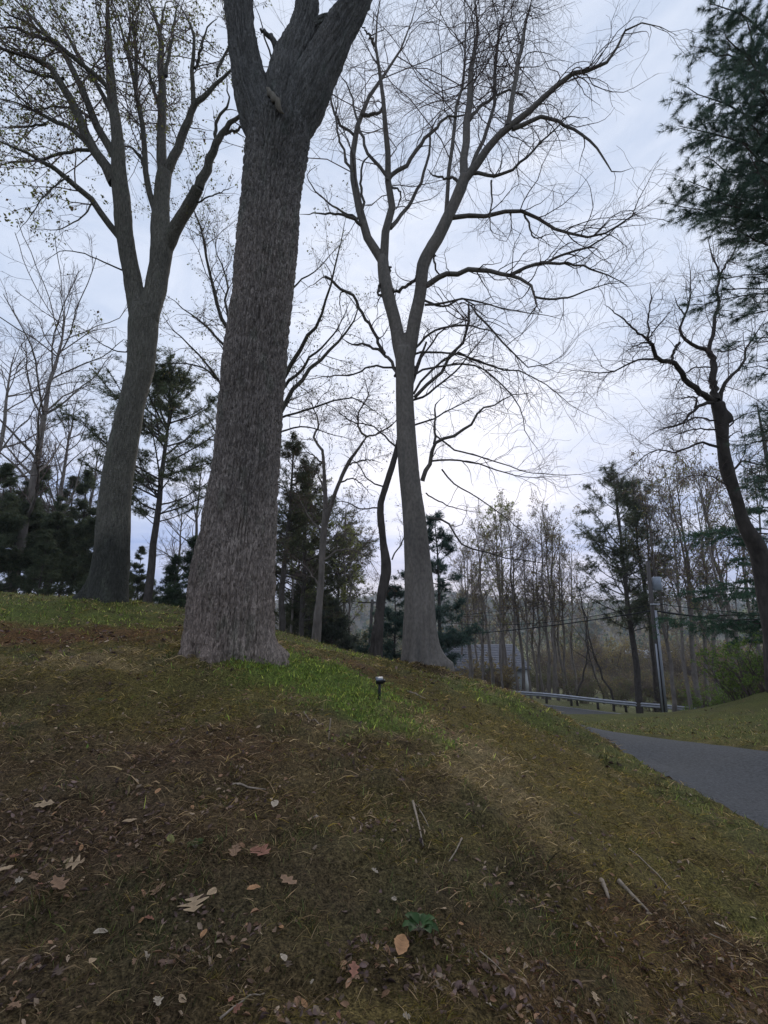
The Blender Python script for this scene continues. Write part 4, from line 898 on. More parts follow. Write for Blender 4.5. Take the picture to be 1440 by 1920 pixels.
h = htop(740, 1085, 31); plant_conifer(conifer(10, h, .05, .34, 44, 84, .03, 3000, (.26, .026), 9, [(.062, .105, .085), (.05, .09, .075)], 'cone', sub=8), 742, 31, 'shorter blue-green spruce between the crooked trunk and the beech')
h = htop(1170, 890, 36); plant_conifer(conifer(11, h, .30, .20, 66, 74, .09, 4600, (.30, .028), 9, [(.10, .122, .068), (.085, .108, .065), (.115, .125, .075)], r=.24, lean=-.01), 1190, 36, 'tall white pine with layered open boughs behind the guardrail')
h = htop(1200, 905, 38); plant_conifer(conifer(12, h, .42, .15, 40, 74, .09, 2200, (.30, .028), 9, [(.09, .112, .066), (.11, .125, .07)], r=.2), 1222, 38.5, 'second pine with a bare lower trunk, just right of the tall white pine')

# the big pine whose boughs reach in from the right edge: trunk outside the frame
rg = np.random.default_rng(77)
px0, py0 = 6.0 + 3.2, 8.4
zb = H1(px0, py0); root = thing('pine_tree', 'large white pine at the right edge whose dark needled boughs hang into view', 'tree', (px0, py0, zb))
base = np.array([px0, py0, zb]); K = 14; tt = np.linspace(0, 1, K); tz = zb - .5 + tt * 19
tp = np.stack([px0 + .25 * np.sin(tt * 4), py0 + .2 * np.cos(tt * 3), tz], 1); trr = .34 * (1 - tt) ** .7 + .03
v, q = tubes((tp - base)[None], trr[None], 14); link('trunk', mesh('trunk', v, q), M['darkbark'], root)
bo = [(1325, 8, 7.4), (1345, 55, 7.0), (1300, 90, 7.8), (1288, 165, 7.2), (1335, 190, 7.8), (1272, 238, 7.4), (1330, 250, 6.8), (1310, 300, 7.6), (1292, 340, 7.2), (1278, 388, 7.4), (1320, 400, 8.0), (1370, 415, 7.0), (1340, 372, 6.6),
      (1390, 20, 6.6), (1400, 110, 6.6), (1385, 200, 6.8), (1400, 290, 6.6), (1390, 380, 7.0), (1345, 130, 8.4), (1360, 330, 8.4), (1410, 240, 8.6), (1420, 60, 7.4), (1425, 170, 8.0), (1420, 400, 8.0),
      (1410, 150, 6.2), (1420, 320, 6.3), (1380, 260, 7.8), (1360, 90, 7.6)]
BP, BR = [], []
def bough(px, py, Y, rise=.9, r0=.035):
    tip = P(px, py, Y); d = np.hypot(tip[0] - px0, tip[1] - py0); zs = tip[2] - rise * .1 * d
    st = np.array([px0, py0, zs]); mid = (st + tip) / 2 + np.array([0, 0, .05 * d]) + rg.normal(size=3) * .12
    l = smooth_line(np.array([st, mid, tip]), 10); l += rg.normal(size=l.shape) * .03; l[0] = st; BP.append(l); BR.append(np.linspace(r0, .006, 10))
for b in bo: bough(*b)
nd = len(BP)
thinb = [(1300, 555, 8.4), (1345, 520, 8.0), (1290, 575, 8.8), (1400, 560, 7.8), (1360, 600, 8.6), (1385, 690, 8.2), (1420, 640, 7.8), (1405, 520, 8.2), (1375, 640, 9.0)]
for b in thinb: bough(*b, r0=.022)
lowb = [(1395, 830, 8.2), (1412, 770, 8.4), (1405, 890, 8.0), (1400, 905, 8.8), (1425, 860, 7.6), (1432, 800, 7.8), (1430, 920, 8.2), (1422, 700, 8.4)]
for b in lowb: bough(*b, r0=.026)
# boughs on the side away from the view
for k in range(26):
    a = rg.uniform(-1.5, 1.9); hz = rg.uniform(3.5, 18); Ln = rg.uniform(1.6, 3.2) * (1 - hz / 26)
    st = np.array([px0, py0, zb + hz]); tip = st + np.array([math.cos(a) * Ln, math.sin(a) * Ln, .3]); l = smooth_line(np.array([st, (st + tip) / 2 + [0, 0, .1], tip]), 10); BP.append(l); BR.append(np.linspace(.035, .006, 10))
BP = np.array(BP); BR = np.array(BR)
for i in range(len(BP)):
    v, q = tubes((BP[i] - base)[None], BR[i][None], 6); link('bough', mesh('bough', v, q), M['darkbark'], root)
b2a = grow(BP[:nd], BR[:nd], 1000, rg, t0=.22, ang=48, angj=12, lr=.26, lmin=.35, K=6, curl=.10, up=.02, rr=.5, rmax=.008, rend=.002, flat=.55, falloff=.5)
b2b = grow(BP[nd:nd + 9], BR[nd:nd + 9], 170, rg, t0=.2, ang=42, lr=.28, lmin=.3, K=6, curl=.1, up=.0, rr=.5, rmax=.006, rend=.002, flat=.5)
b2c = grow(BP[nd + 9:], BR[nd + 9:], 640, rg, t0=.25, ang=48, lr=.28, lmin=.35, K=6, curl=.1, up=.02, rr=.5, rmax=.008, rend=.002, flat=.5)
add_tubes(root, 'twigs', base, [b2a, b2b, b2c], M['darkbark'])
NP = [(.055, .095, .07), (.068, .11, .076), (.045, .08, .062), (.08, .12, .08)]
VV, FF, CC, m = [], [], [], 0
for (b, n_, per) in ((b2a, 7600, 16), (b2b, 1500, 9), (b2c, 3000, 12)):
    i = rg.integers(0, len(b[0]), n_); t_ = .15 + .85 * rg.random(n_) ** .8
    v, f, c = tufts(interp(b[0][i], t_), norm(b[0][i, -1] - b[0][i, 0]), per, .13, .0062, rg, NP, .7); VV.append(v); FF.append(f + m); CC.append(c); m += len(v)
link('needles', mesh('needles', np.vstack(VV) - base, None, np.vstack(FF), np.vstack(CC), False), M['needle'], root, kind='stuff')

# the hemlock at right with long flat boughs
hx = P(1500, 1200, 19)[0]; zb = H1(hx, 19); base = np.array([hx, 19, zb]); root = thing('hemlock_tree', 'dark hemlock at the right edge with long flat boughs reaching left', 'tree', tuple(base))
tz = zb - .5 + tt * 12; tp = np.stack([hx + 0 * tt, 19 + 0 * tt, tz], 1); v, q = tubes((tp - base)[None], (.2 * (1 - tt) ** .8 + .02)[None], 10); link('trunk', mesh('trunk', v, q), M['darkbark'], root)
BP, BR = [], []
for (px, py, Y) in [(1275, 1005, 18.5), (1300, 1012, 18), (1330, 1000, 19), (1285, 1112, 18.5), (1310, 1120, 18), (1340, 1098, 19), (1240, 1163, 19), (1270, 1172, 18), (1320, 1180, 18), (1370, 1185, 19), (1380, 1120, 17), (1390, 1020, 18), (1395, 1060, 18), (1400, 960, 18), (1415, 900, 19), (1350, 1060, 21), (1420, 1140, 17)]:
    tip = P(px, py, Y); st = np.array([hx, 19, tip[2] + .15]); l = smooth_line(np.array([st, (st + tip) / 2 + [0, 0, .12], tip]), 10); BP.append(l); BR.append(np.linspace(.035, .008, 10))
for k in range(22):
    a = rg.uniform(-1.4, 2.2); hz = rg.uniform(1.5, 11.5); Ln = 3.4 * (1 - hz / 14); st = np.array([hx, 19, zb + hz]); tip = st + np.array([math.cos(a) * Ln, math.sin(a) * Ln, -.15]); BP.append(smooth_line(np.array([st, (st + tip) / 2 + [0, 0, .1], tip]), 10)); BR.append(np.linspace(.03, .006, 10))
BP = np.array(BP); BR = np.array(BR)
for i in range(len(BP)):
    v, q = tubes((BP[i] - base)[None], BR[i][None], 5); link('bough', mesh('bough', v, q), M['darkbark'], root)
b2 = grow(BP, BR, 900, rg, t0=.2, ang=50, lr=.24, lmin=.4, K=5, curl=.10, rr=.5, rmax=.006, rend=.002, flat=.80, falloff=.4)
add_tubes(root, 'twigs', base, [b2], M['darkbark'])
i = rg.integers(0, len(b2[0]), 9500); v, f, c = tufts(interp(b2[0][i], .1 + .9 * rg.random(9500)) + rg.normal(size=(9500, 3)) * [.06, .06, .03], norm(b2[0][i, -1] - b2[0][i, 0]), 7, .13, .016, rg, [(.05, .105, .062), (.06, .118, .068), (.045, .09, .055)], .6)
link('needles', mesh('needles', v - base, None, f, c, False), M['needle'], root, kind='stuff')

# bare trees: the grove behind the guardrail
reddish = [(.22, .15, .09), (.26, .22, .10), (.19, .13, .10), (.25, .27, .10)]; yel = [(.26, .28, .08), (.22, .25, .08), (.30, .30, .10)]
gm = [bare_meshes(100 + i, 13, .095 + .02 * (i % 3), crown=.22 + .05 * (i % 4), spread=.28, n=(18, 90, 420, 900), lean=(((i * 7) % 5 - 2) * .02, ((i * 3) % 5 - 2) * .02), ang=30, up=.10, tr=.009, leafn=1500, leafcol=reddish, leafsize=.10) for i in range(4)]
gy_ = bare_meshes(120, 13, .13, crown=.25, spread=.30, n=(20, 90, 420, 900), ang=30, up=.08, tr=.008, leafn=5200, leafcol=yel, leafsize=.10)
grove = [(882, 44, 1010), (905, 47, 1000), (922, 45, 985), (940, 44, 1015), (950, 50, 960), (966, 45, 985), (978, 47, 1000), (992, 44, 1010), (1004, 46, 1000), (1014, 45.5, 1020), (1024, 44.5, 990), (1043, 43.5, 950), (1052, 47, 980), (1062, 44, 1035), (1035, 50, 990), (895, 52, 1020), (1075, 52, 1020), (870, 56, 1040)]
for i, (px, Y, top) in enumerate(grove):
    hh = htop(px, top, Y); plant_bare(gm[i % 4], px, Y, 'slender bare tree with reddish buds in the grove behind the guardrail', 'slender bare trees in the grove behind the guardrail', rot=i * 1.7, sc=hh / 13, mat='palebark')
hh = htop(950, 950, 52); plant_bare(gy_, 952, 52, 'bare tree with pale yellow-green new leaves at the top left of the grove', rot=.5, sc=hh / 13, mat='palebark')
# right hand wood
wd_ = [(1252, 34, 930), (1232, 37, 900), (1285, 31, 900), (1305, 33, 890), (1345, 30, 915), (1325, 36, 870), (1375, 28, 890), (1402, 32, 870), (1430, 35, 900), (1460, 29, 870)]
for i, (px, Y, top) in enumerate(wd_):
    hh = htop(px, top, Y); plant_bare(gm[(i * 3 + 1) % 4], px, Y, 'dark slender bare tree in the wood behind the utility pole at right', 'dark slender bare trees in the wood at right', rot=i * 2.1 + .4, sc=hh / 13, mat='palebark')
# saplings and leaning stems
gs = bare_meshes(140, 6, .05, crown=.3, spread=.3, n=(8, 30, 120, 260), ang=42, up=.04, tr=.007, leafn=300, leafcol=reddish, leafsize=.07, lean=(-.12, 0), crook=.12)
for i, (px, Y, top, l) in enumerate([(1142, 37, 1085, 'small crooked sapling alone in the gap left of the tall white pine'), (1078, 39, 1120, 'little bare sapling at the right end of the grove'), (1125, 45, 1110, 'faint sapling behind the crooked one, in the gap right of the grove')]):
    hh = htop(px, top, Y); plant_bare(gs, px, Y, l, rot=i * 2.6, sc=hh / 6)
for px, Y, top, l in ((563, 25, 900, 'budding tree with a pale yellow-green haze right beside the oak trunk'), (655, 27, 990, 'low budding tree left of the crooked trunk')):
    hh = htop(px, top, Y); plant_bare(gy_, px, Y, l, rot=px * .1, sc=hh / 13, mat='palebark')
# far left bare trees and those around the maple
fl = bare_meshes(150, 15, .2, crown=.22, spread=.40, n=(26, 170, 900, 2600), ang=48, up=.05, tr=.010)
fl2 = bare_meshes(151, 15, .2, crown=.25, spread=.38, n=(26, 170, 900, 2600), ang=45, up=.06, tr=.010)
for i, (px, Y, top, l) in enumerate([(-10, 27, 560, 'wide bare tree with spreading crown cut by the left edge'), (62, 34, 740, 'bare tree with fan of pale twigs between the left edge and the leaning maple'), (-80, 34, 640, 'bare tree mostly outside the left edge, behind the widest one'), (125, 38, 810, 'thin bare tree standing close left of the leaning maple'),
                                     (352, 30, 850, 'pale bare tree between the tall pine and the oak'), (320, 34, 930, 'slim bare tree beneath the tall pine')]):
    hh = htop(px, top, Y); plant_bare([fl, fl2][i % 2], px, Y, l, rot=i * 1.1, sc=hh / 15, mat='palebark')
for i, (px, Y, top, l) in enumerate([(545, 26, 900, 'slim leaning tree between the oak and the two-stemmed tree'), (640, 30, 940, 'bare tree with a rosy haze of buds behind the two-stemmed tree'), (880, 40, 1040, 'bent bare tree beside the pale house wall'), (905, 41, 1080, 'clump of dark stems in front of the pale house')]):
    hh = htop(px, top, Y); plant_bare(gm[i], px, Y, l, rot=i * 2.2, sc=hh / 13)

# ------------------------------------------------------------ shrubs, brush and the far wood
def shrub_mesh(seed, h, w, nst, cols, nleaf, ls, tr=.008):
    rg = np.random.default_rng(seed); K = 7; a = rg.random(nst) * 6.28; r = w * .25 * rg.random(nst); d = norm(np.stack([np.cos(a) * .5, np.sin(a) * .5, np.ones(nst)], 1))
    p = np.empty((nst, K, 3)); p[:, 0] = np.stack([np.cos(a) * r, np.sin(a) * r, np.full(nst, -.15)], 1); ln = h * rg.uniform(.6, 1.1, nst)
    for k in range(1, K): d = norm(d + rg.normal(size=(nst, 3)) * .15 + [0, 0, -.02]); p[:, k] = p[:, k - 1] + d * (ln / K)[:, None] * [w / h * .8, w / h * .8, 1]
    R = (.012 * h)[..., None] * np.linspace(1, .3, K)[None] * np.ones((nst, 1)) if hasattr(h, 'shape') else .010 * h * np.linspace(1, .3, K)[None] * np.ones((nst, 1))
    b = grow(p, R, nst * 7, rg, ang=40, lr=.5, lmin=.1 * h, K=5, curl=.18, rr=.6, rend=tr * .6); c = grow(*b, nst * 18, rg, ang=40, lr=.6, lmin=.06 * h, K=4, curl=.15, rr=.6, rmax=tr, rend=tr * .5)
    Vs, Qs, m = [], [], 0
    for x, y in ((p, R), b, c):
        v, q = tubes(x, y, 3); Vs.append(v); Qs.append(q + m); m += len(v)
    out = {'stems': mesh('stems', np.concatenate(Vs), np.concatenate(Qs))}
    v, q, cc = leaves_on(c, nleaf, ls, rg, cols, droop=0.); out['leaves'] = mesh('leaves', v, None, q, cc, False)
    return out
def plant_shrub(ms, px, Y, label, group=None, rot=0, sc=1., xy=None, catg='shrub', name='shrub'):
    x, y = (P(px, 1280, Y)[0], Y) if xy is None else xy
    root = thing(name, label, catg, (x, y, H1(x, y)), group); root.rotation_euler.z = rot; root.scale = (sc,) * 3
    for k, me in ms.items():
        o = bpy.data.objects.new(k, me); COL.objects.link(o); o.parent = root; o['kind'] = 'stuff'
        if not me.materials: me.materials.append(M['twig'] if k == 'stems' else M['leaf'])
gr_ = shrub_mesh(200, 3, 3.2, 26, [(.17, .25, .05), (.21, .28, .06), (.12, .19, .045)], 5200, .085)
ol_ = shrub_mesh(201, 2.6, 3.2, 30, [(.13, .14, .065), (.15, .14, .07), (.10, .12, .06)], 3600, .08)
br_ = shrub_mesh(202, 2.6, 3.4, 34, [(.17, .13, .09), (.19, .155, .095), (.14, .13, .08)], 2400, .08)
go_ = shrub_mesh(203, 3.2, 4.2, 30, [(.24, .18, .08), (.26, .21, .08), (.19, .16, .09)], 4200, .10)
sh = [(gr_, 1405, 23, 'bright green leafy shrub near the right edge above the grass bank', 1.0), (gr_, 1440, 21, 'bright green shrub at the very right edge', 1.0), (gr_, 1370, 27, 'smaller green shrub left of the brightest one at right', .8), (gr_, 1335, 31, 'pale green shrub farther back among the right trees', .9),
      (ol_, 1160, 43, 'grey-green bush behind the guardrail at the foot of the tall white pine', 1.0), (ol_, 1090, 42, 'olive bush behind the guardrail right of the grove', 1.0), (ol_, 1215, 39, 'low olive bush behind the guardrail next to the utility pole', .8),
      (go_, 660, 38, 'golden-brown bush on the far side between the two-stemmed and the crooked tree', 1.2), (go_, 735, 34, 'rusty golden bush seen between the crooked trunk and the beech', 1.0), (go_, 640, 50, 'tan bush farther down the slope beneath the far hill', 1.3),
      (gr_, 868, 40, 'yellow-green bush in front of the pale house wall', .7), (br_, 930, 47, 'brown brush at the left foot of the grove', 1.0)]
for i, (ms, px, Y, l, sc) in enumerate(sh): plant_shrub(ms, px, Y, l, rot=i * 1.9, sc=sc)
rg = np.random.default_rng(9); k = 0
for i in range(90):
    px = rg.uniform(880, 1480); Y = rg.uniform(46, 72) if i < 50 else rg.uniform(72, 120); m_ = [br_, ol_, br_, go_][i % 4]
    plant_shrub(m_, px, Y, 'bare brown brush filling the wood beyond the guardrail', 'brush beyond the guardrail', rot=i * 1.7, sc=rg.uniform(.9, 1.5) * (1 if i < 50 else 1.7), name='brush')
for i in range(14):
    px = rg.uniform(480, 780); Y = rg.uniform(40, 70)
    plant_shrub([br_, go_, ol_][i % 3], px, Y, 'bare brush on the low ground beneath the far hill, left of the beech', 'brush left of the beech', rot=i * 1.7, sc=rg.uniform(1.0, 1.6), name='brush')

def far_wood(name, n, rlo, rhi, alo, ahi, hh, seed, per=26, cs=.9):
    rg = np.random.default_rng(seed); r = np.sqrt(rg.uniform(rlo ** 2, rhi ** 2, n)); a = np.radians(rg.uniform(alo, ahi, n)); x = r * np.sin(a); y = r * np.cos(a); z = H(x, y, micro=False)
    hgt = hh * rg.uniform(.7, 1.2, n); kind = rg.random(n)
    c0 = 2.2 * np.where((kind < .22)[:, None], np.array([.036, .048, .034]), np.where((kind < .55)[:, None], np.array([.085, .070, .055]), np.where((kind < .8)[:, None], np.array([.10, .085, .045]), np.array([.075, .085, .040]))))
    q = norm(rg.normal(size=(n, per, 3))) * (rg.random((n, per, 1)) ** .4); q[..., 2] *= 1.15
    cen = np.stack([x, y, z + hgt * .58], 1)[:, None] + q * (hgt * .42)[:, None, None] * [.8, .8, 1.]
    s = (hgt * .16 * cs)[:, None, None]; u = norm(rg.normal(size=(n, per, 3))) * s; w = norm(np.cross(u, rg.normal(size=(n, per, 3)))) * s
    V = np.stack([cen - u, cen + w, cen + u, cen - w], 2).reshape(-1, 3); F = np.arange(len(V)).reshape(-1, 4)
    C = np.repeat((c0[:, None] * rg.uniform(.6, 1.35, (n, per, 1))).reshape(-1, 3), 4, 0)
    # trunks
    tb = np.stack([x, y, z - .5], 1); tt_ = np.stack([x, y, z + hgt * .85], 1); tv, tq = tubes(np.stack([tb, (tb + tt_) / 2, tt_], 1), np.stack([hgt * .016, hgt * .012, hgt * .004], 1), 3)
    return link(name, mesh(name, np.vstack([V, tv]), np.vstack([F, tq + len(V)]), None, np.vstack([C, np.full((len(tv), 3), .06)]), False), M['leaf'], kind='stuff')
rg = np.random.default_rng(19); gm2 = [gm[0], gm[3], fl2]
for i in range(64):
    a = math.radians(rg.uniform(-48, 50)); d = rg.uniform(62, 125); xy = (d * math.sin(a), d * math.cos(a)); ms = gm2[i % 3]
    plant_bare(ms, 0, 0, 'bare tree on the low ground far beyond the road', 'bare trees far beyond the road', rot=i * 1.3, sc=rg.uniform(.55, .85) * (.8 if i % 3 == 2 else 1), mat='palebark', loc=xy)
far_wood('distant_wood', 560, 120, 300, -52, 52, 8, 5, per=50, cs=.32)
far_wood('hillside_wood', 3400, 320, 1050, -50, 50, 13, 6, per=14, cs=.95)

# ------------------------------------------------------------ guardrail
rl = np.stack([np.interp(np.linspace(8, 59, 240), np.arange(60), RAILP[:, i]) for i in (0, 1)], 1)
rz = H0(rl[:, 0], rl[:, 1])
t_ = norm(np.gradient(rl, axis=0)); nn = np.stack([t_[:, 1], -t_[:, 0]], 1)
gr_root = thing('guardrail', 'long galvanised steel guardrail along the far side of the road', 'guardrail', (rl[120, 0], rl[120, 1], rz[120])); gb = np.array([rl[120, 0], rl[120, 1], rz[120]])
prof = [(-.155, .0), (-.115, .045), (-.06, .075), (-.02, .02), (0, 0), (.02, .02), (.06, .075), (.115, .045), (.155, 0)]
V = np.array([[rl[i, 0] + nn[i, 0] * d, rl[i, 1] + nn[i, 1] * d, rz[i] + .60 + z] for i in range(len(rl)) for z, d in prof])
V2 = V - np.repeat(np.column_stack([nn * .006, np.zeros(len(rl))]), len(prof), 0); k = len(prof); ii = (np.arange(len(rl) - 1)[:, None] * k + np.arange(k - 1)[None]).ravel()
Q = np.stack([ii, ii + 1, ii + k + 1, ii + k], 1)
link('rail', mesh('rail', np.vstack([V, V2]) - gb, np.vstack([Q, Q[:, ::-1] + len(V)])), M['galv'], gr_root)
L_ = np.concatenate([[0], np.cumsum(np.linalg.norm(np.diff(rl, axis=0), axis=1))])
pm = MB().box((0, -.0, .28), (.15, .16, .95)).box((0, .13, .60), (.14, .12, .34)).me('post')
for s in np.arange(1, L_[-1], 1.9):
    x = np.interp(s, L_, rl[:, 0]); y = np.interp(s, L_, rl[:, 1]); i = np.searchsorted(L_, s) - 1; a = math.atan2(t_[i, 1], t_[i, 0])
    o = link('post', pm, M['wood'], gr_root); o.location = (x - nn[i, 0] * .20 - gb[0], y - nn[i, 1] * .20 - gb[1], H1(x, y) - gb[2] + .1); o.rotation_euler.z = a + math.pi

# ------------------------------------------------------------ utility poles and wires
pb = ground_hit(1244, 1336, 20, 40); pY = 26.5; pb = np.array([P(1244, 1336, pY)[0], pY, H1(P(1244, 1336, pY)[0], pY)])
ptop = P(1214, 1052, pY + .1)
up = thing('utility_pole', 'leaning weathered utility pole with grey transformer can, right of the driveway end', 'utility pole', tuple(pb))
ax = ptop - pb; link('post', MB().tube([[0, 0, -.6], ax * .5, ax], [.13, .118, .10], 14).me('post', True), M['wood'], up)
at = lambda t: ax * t
off = np.array([-.02, -.17, 0])
cn = MB().tube([at(0.0) + off + [.09, 0, -.1], at(.30) + off + [.09, 0, 0], at(.66) + off * .9 + [.09, 0, 0]], .062, 10).me('conduit', True); link('conduit', cn, M['conduit'], up)
link('conduit', MB().tube([at(0.0) + off + [-.10, .0, -.1], at(.44) + off + [-.10, 0, 0]], .045, 8).me('conduit', True), M['conduit'], up)
tcn = at(.84) + np.array([.36, -.05, 0])
link('transformer', MB().tube([tcn + [0, 0, -.36], tcn + [0, 0, -.34], tcn + [0, 0, .34], tcn + [0, 0, .38]], [.18, .23, .23, .19], 20).tube([tcn + [-.25, 0, .1], tcn + [0, 0, .1]], .04, 6).tube([tcn + [-.25, 0, -.2], tcn + [0, 0, -.2]], .04, 6).me('transformer', True), M['can'], up, label='grey cylindrical transformer near the pole top')
link('bracket', MB().box(at(.70) + [.1, -.12, 0], (.5, .08, .08)).me('bracket'), M['galv'], up)
sp = thing('utility_pole', 'small distant utility pole with a crossarm beside the crooked trunk', 'utility pole', (P(690, 1230, 40)[0], 40, H1(P(690, 1230, 40)[0], 40)))
sb = np.array(sp.location); st_ = P(698, 1124, 40) - sb
link('post', MB().tube([[0, 0, -.5], st_ * .5, st_], [.17, .15, .12], 10).me('post', True), M['wood'], sp)
link('crossarm', MB().box(st_ + [0, 0, -.25], (2.4, .12, .13), rotz(.3)).me('crossarm'), M['wood'], sp)
ins = MB().tube([[0, 0, 0], [0, 0, .12], [0, 0, .2]], [.04, .05, .02], 6).me('insulator', True)
for dx in (-1.05, -.5, .5, 1.05):
    o = link('insulator', ins, M['conduit'], sp); o.location = tuple(st_ + rotz(.3) @ np.array([dx, 0, 0]) + [0, 0, -.2])
def wire(a, b, sag, r, label, name='overhead_wire', group=None):
    a = np.array(a, float); b = np.array(b, float); c = a.copy(); t = np.linspace(0, 1, 40)[:, None]
    p = a + (b - a) * t; p[:, 2] -= (4 * sag * t * (1 - t))[:, 0]
    link(name, MB().tube(p - c, r, 6).me(name, True), M['wire'], None, label, 'wire', group, None, tuple(c))
A1 = pb + at(.66); A2 = pb + at(.70); A3 = pb + at(.97)
Ls = np.array(sp.location)
wire(A1, P(870, 1189, 36), .15, .034, 'thick black cable sloping left from the leaning pole past the grove'); wire(P(870, 1189, 36), Ls + st_ * .72, .15, .03, 'thick cable continuing behind the beech to the small distant pole')
wire(A2, Ls + st_ * .9, 1.2, .018, 'thin wire just above the thick cable left of the leaning pole'); wire(A3, Ls + st_ + [.9, 0, .0], 2.0, .012, 'thin upper wire crossing the gap left of the tall white pine'); wire(A3 + [0, .3, .25], Ls + st_ + [-.9, 0, .0], 2.0, .012, 'uppermost faint wire left of the tall white pine')
Rr = P(1620, 1170, 24); wire(A1, Rr, .25, .050, 'thick black cable bundle running right from the leaning pole'); wire(A2 + [0, 0, .1], Rr + [0, 0, .55], .3, .020, 'thinner wire above the cable bundle right of the leaning pole')
wire(P(640, 1203, 44), Ls + st_ * .42, .1, .03, 'short dark cable left of the small distant pole')

# ------------------------------------------------------------ house and far shed
hY = 58; hc = P(893, 1280, hY); hz_ = H1(hc[0], hc[1]); hb = np.array([hc[0], hc[1], hz_]); hs = thing('house', 'low pale house with grey roof half hidden behind the beech foot and bare stems', 'house', tuple(hb)); hs.rotation_euler.z = .18
Wd, Dp = 9.0, 7.0; hw = -0.092 * hY - hz_; hw = max(2.4, hw); rh = (-.060 * hY) - (-.092 * hY)
link('wall', MB().box((0, 0, hw / 2 - .3), (Wd, Dp, hw + .6)).me('wall'), M['siding'], hs)
rf = MB(); e = .4; y0, y1 = -Dp / 2 - e, Dp / 2 + e; x0, x1 = -Wd / 2 - e, Wd / 2 + e
rf.add([[x0, y0, hw], [x1, y0, hw], [x1, 0, hw + rh + .5], [x0, 0, hw + rh + .5], [x0, y1, hw], [x1, y1, hw], [x0, y0, hw - .18], [x1, y0, hw - .18], [x0, y1, hw - .18], [x1, y1, hw - .18]],
       [[0, 1, 2, 3], [3, 2, 5, 4], [6, 7, 1, 0], [4, 5, 9, 8], [6, 8, 9, 7]], [[0, 3, 4], [1, 5, 2]])
rf.box((x0, 0, hw - .09), (.02, Dp, .18)).box((x1, 0, hw - .09), (.02, Dp, .18))
ro = link('roof', rf.me('roof'), M['roof'], hs)
sl_ = (rh + .5) / (Dp / 2 + e)
for k in range(14):
    y = y0 + .15 + k * .27
    if y < -.1: link('shingle', MB().box((0, y, hw + (y - y0) * sl_ + .03), (x1 - x0 - .02, .27, .03), np.array([[1, 0, 0], [0, math.cos(math.atan(sl_)), -math.sin(math.atan(sl_))], [0, math.sin(math.atan(sl_)), math.cos(math.atan(sl_))]])).me('shingle'), M['roof'], ro)
for x in (-2.9, -.6, 1.6):
    w = link('window', MB().box((x, -Dp / 2 - .03, hw * .55), (1.0, .08, 1.2)).me('window'), M['whitetrim'], hs); link('pane', MB().box((x, -Dp / 2 - .075, hw * .55), (.8, .03, 1.0)).me('pane'), M['glass'], w)
link('corner_board', MB().box((Wd / 2 - .1, -Dp / 2 - .05, hw / 2 - .2), (.5, .14, hw + .2)).me('corner_board'), M['whitetrim'], hs)
link('chimney', MB().box((-2, .6, hw + rh + .6), (.6, .6, 1.2)).me('chimney'), M['siding'], hs)
fY = 150; fc = P(1230, 1215, fY); fz = H1(fc[0], fc[1]); fs = thing('shed', 'long low distant building with pale metal roof, glimpsed through the wood at right', 'building', (fc[0], fY, fz))
top = min(P(1230, 1193, fY)[2] - fz, 3.6); 
link('wall', MB().box((0, 0, (top - 1.2) / 2 - .3), (17, 9, top - 1.2 + .6)).me('wall'), M['palebark'], fs)
r_ = MB(); r_.add([[-9, -5, top - 1.7], [9, -5, top - 1.7], [9, 0, top + .3], [-9, 0, top + .3], [-9, 5, top - 1.7], [9, 5, top - 1.7]], [[0, 1, 2, 3], [3, 2, 5, 4]], [[0, 3, 4], [1, 5, 2]]); link('roof', r_.me('roof'), M['siding'], fs)

# ------------------------------------------------------------ garden light
g = ground_hit(711, 1308, 4, 9); tp = P(712, 1276, g[1]) - g
gl = thing('garden_light', 'small black solar stake light standing in the bright green patch', 'garden light', tuple(g))
link('stake', MB().tube([[0, 0, -.08], tp * .93], .016, 10).me('stake', True), M['black'], gl)
R_ = np.array([[1, 0, 0], [0, .9, -.44], [0, .44, .9]]) @ rotz(.15)
hd = link('lamp_head', MB().box(tp + [-.002, 0, .0], (.085, .07, .045), R_).box(tp + [.05, .02, -.008], (.03, .03, .02), R_).me('lamp_head'), M['black'], gl)
link('solar_panel', MB().box(tp + R_ @ np.array([-.004, -.0, .026]), (.080, .064, .006), R_).me('solar_panel'), M['panel'], hd)

# ------------------------------------------------------------ ground cover near the view
rg = np.random.default_rng(123)
def scatter(n, r0, r1, a0=-60, a1=60):
    r = np.exp(rg.uniform(math.log(r0), math.log(r1), n)); a = np.radians(rg.uniform(a0, a1, n)); return r * np.sin(a), r * np.cos(a), r
def offroad(x, y): return dist_line(x, y, DRV) > 1.42
def lift_n(x, y):
    e = .04; gx_ = (H0(x + e, y) - H0(x - e, y)) / (2 * e); gy_ = (H0(x, y + e) - H0(x, y - e)) / (2 * e)
    return norm(np.stack([-gx_, -gy_, np.ones_like(x)], 1))
# blades, dry and green
n = 270000; x, y, r = scatter(n, 1.5, 20)
cl = np.clip((fbm(x * 6, y * 6, o=3) - .36) * 4.2, .12, 1); k_ = rg.random(n) < cl; x, y, r = x[k_], y[k_], r[k_]
for bx, by, br, m_ in ((P(430, 1240, 6.5)[0], 6.45, .66, 1500), (P(790, 1255, 10)[0], 9.95, .52, 1100), (P(200, 1130, 11)[0], 10.9, .62, 900)):
    a_ = rg.uniform(0, 6.283, m_); q_ = br * (1.0 + np.abs(rg.normal(size=m_)) * .16); x = np.concatenate([x, bx + q_ * np.cos(a_)]); y = np.concatenate([y, by + q_ * np.sin(a_)])
r = np.hypot(x, y); n = len(x); keep = offroad(x, y); x, y, r = x[keep], y[keep], r[keep]; n = len(x)
W = cover(x, y); z = H(x, y); cum = W.cumsum(1); kd = (rg.random(n)[:, None] > cum).sum(1).clip(0, len(KN) - 1)
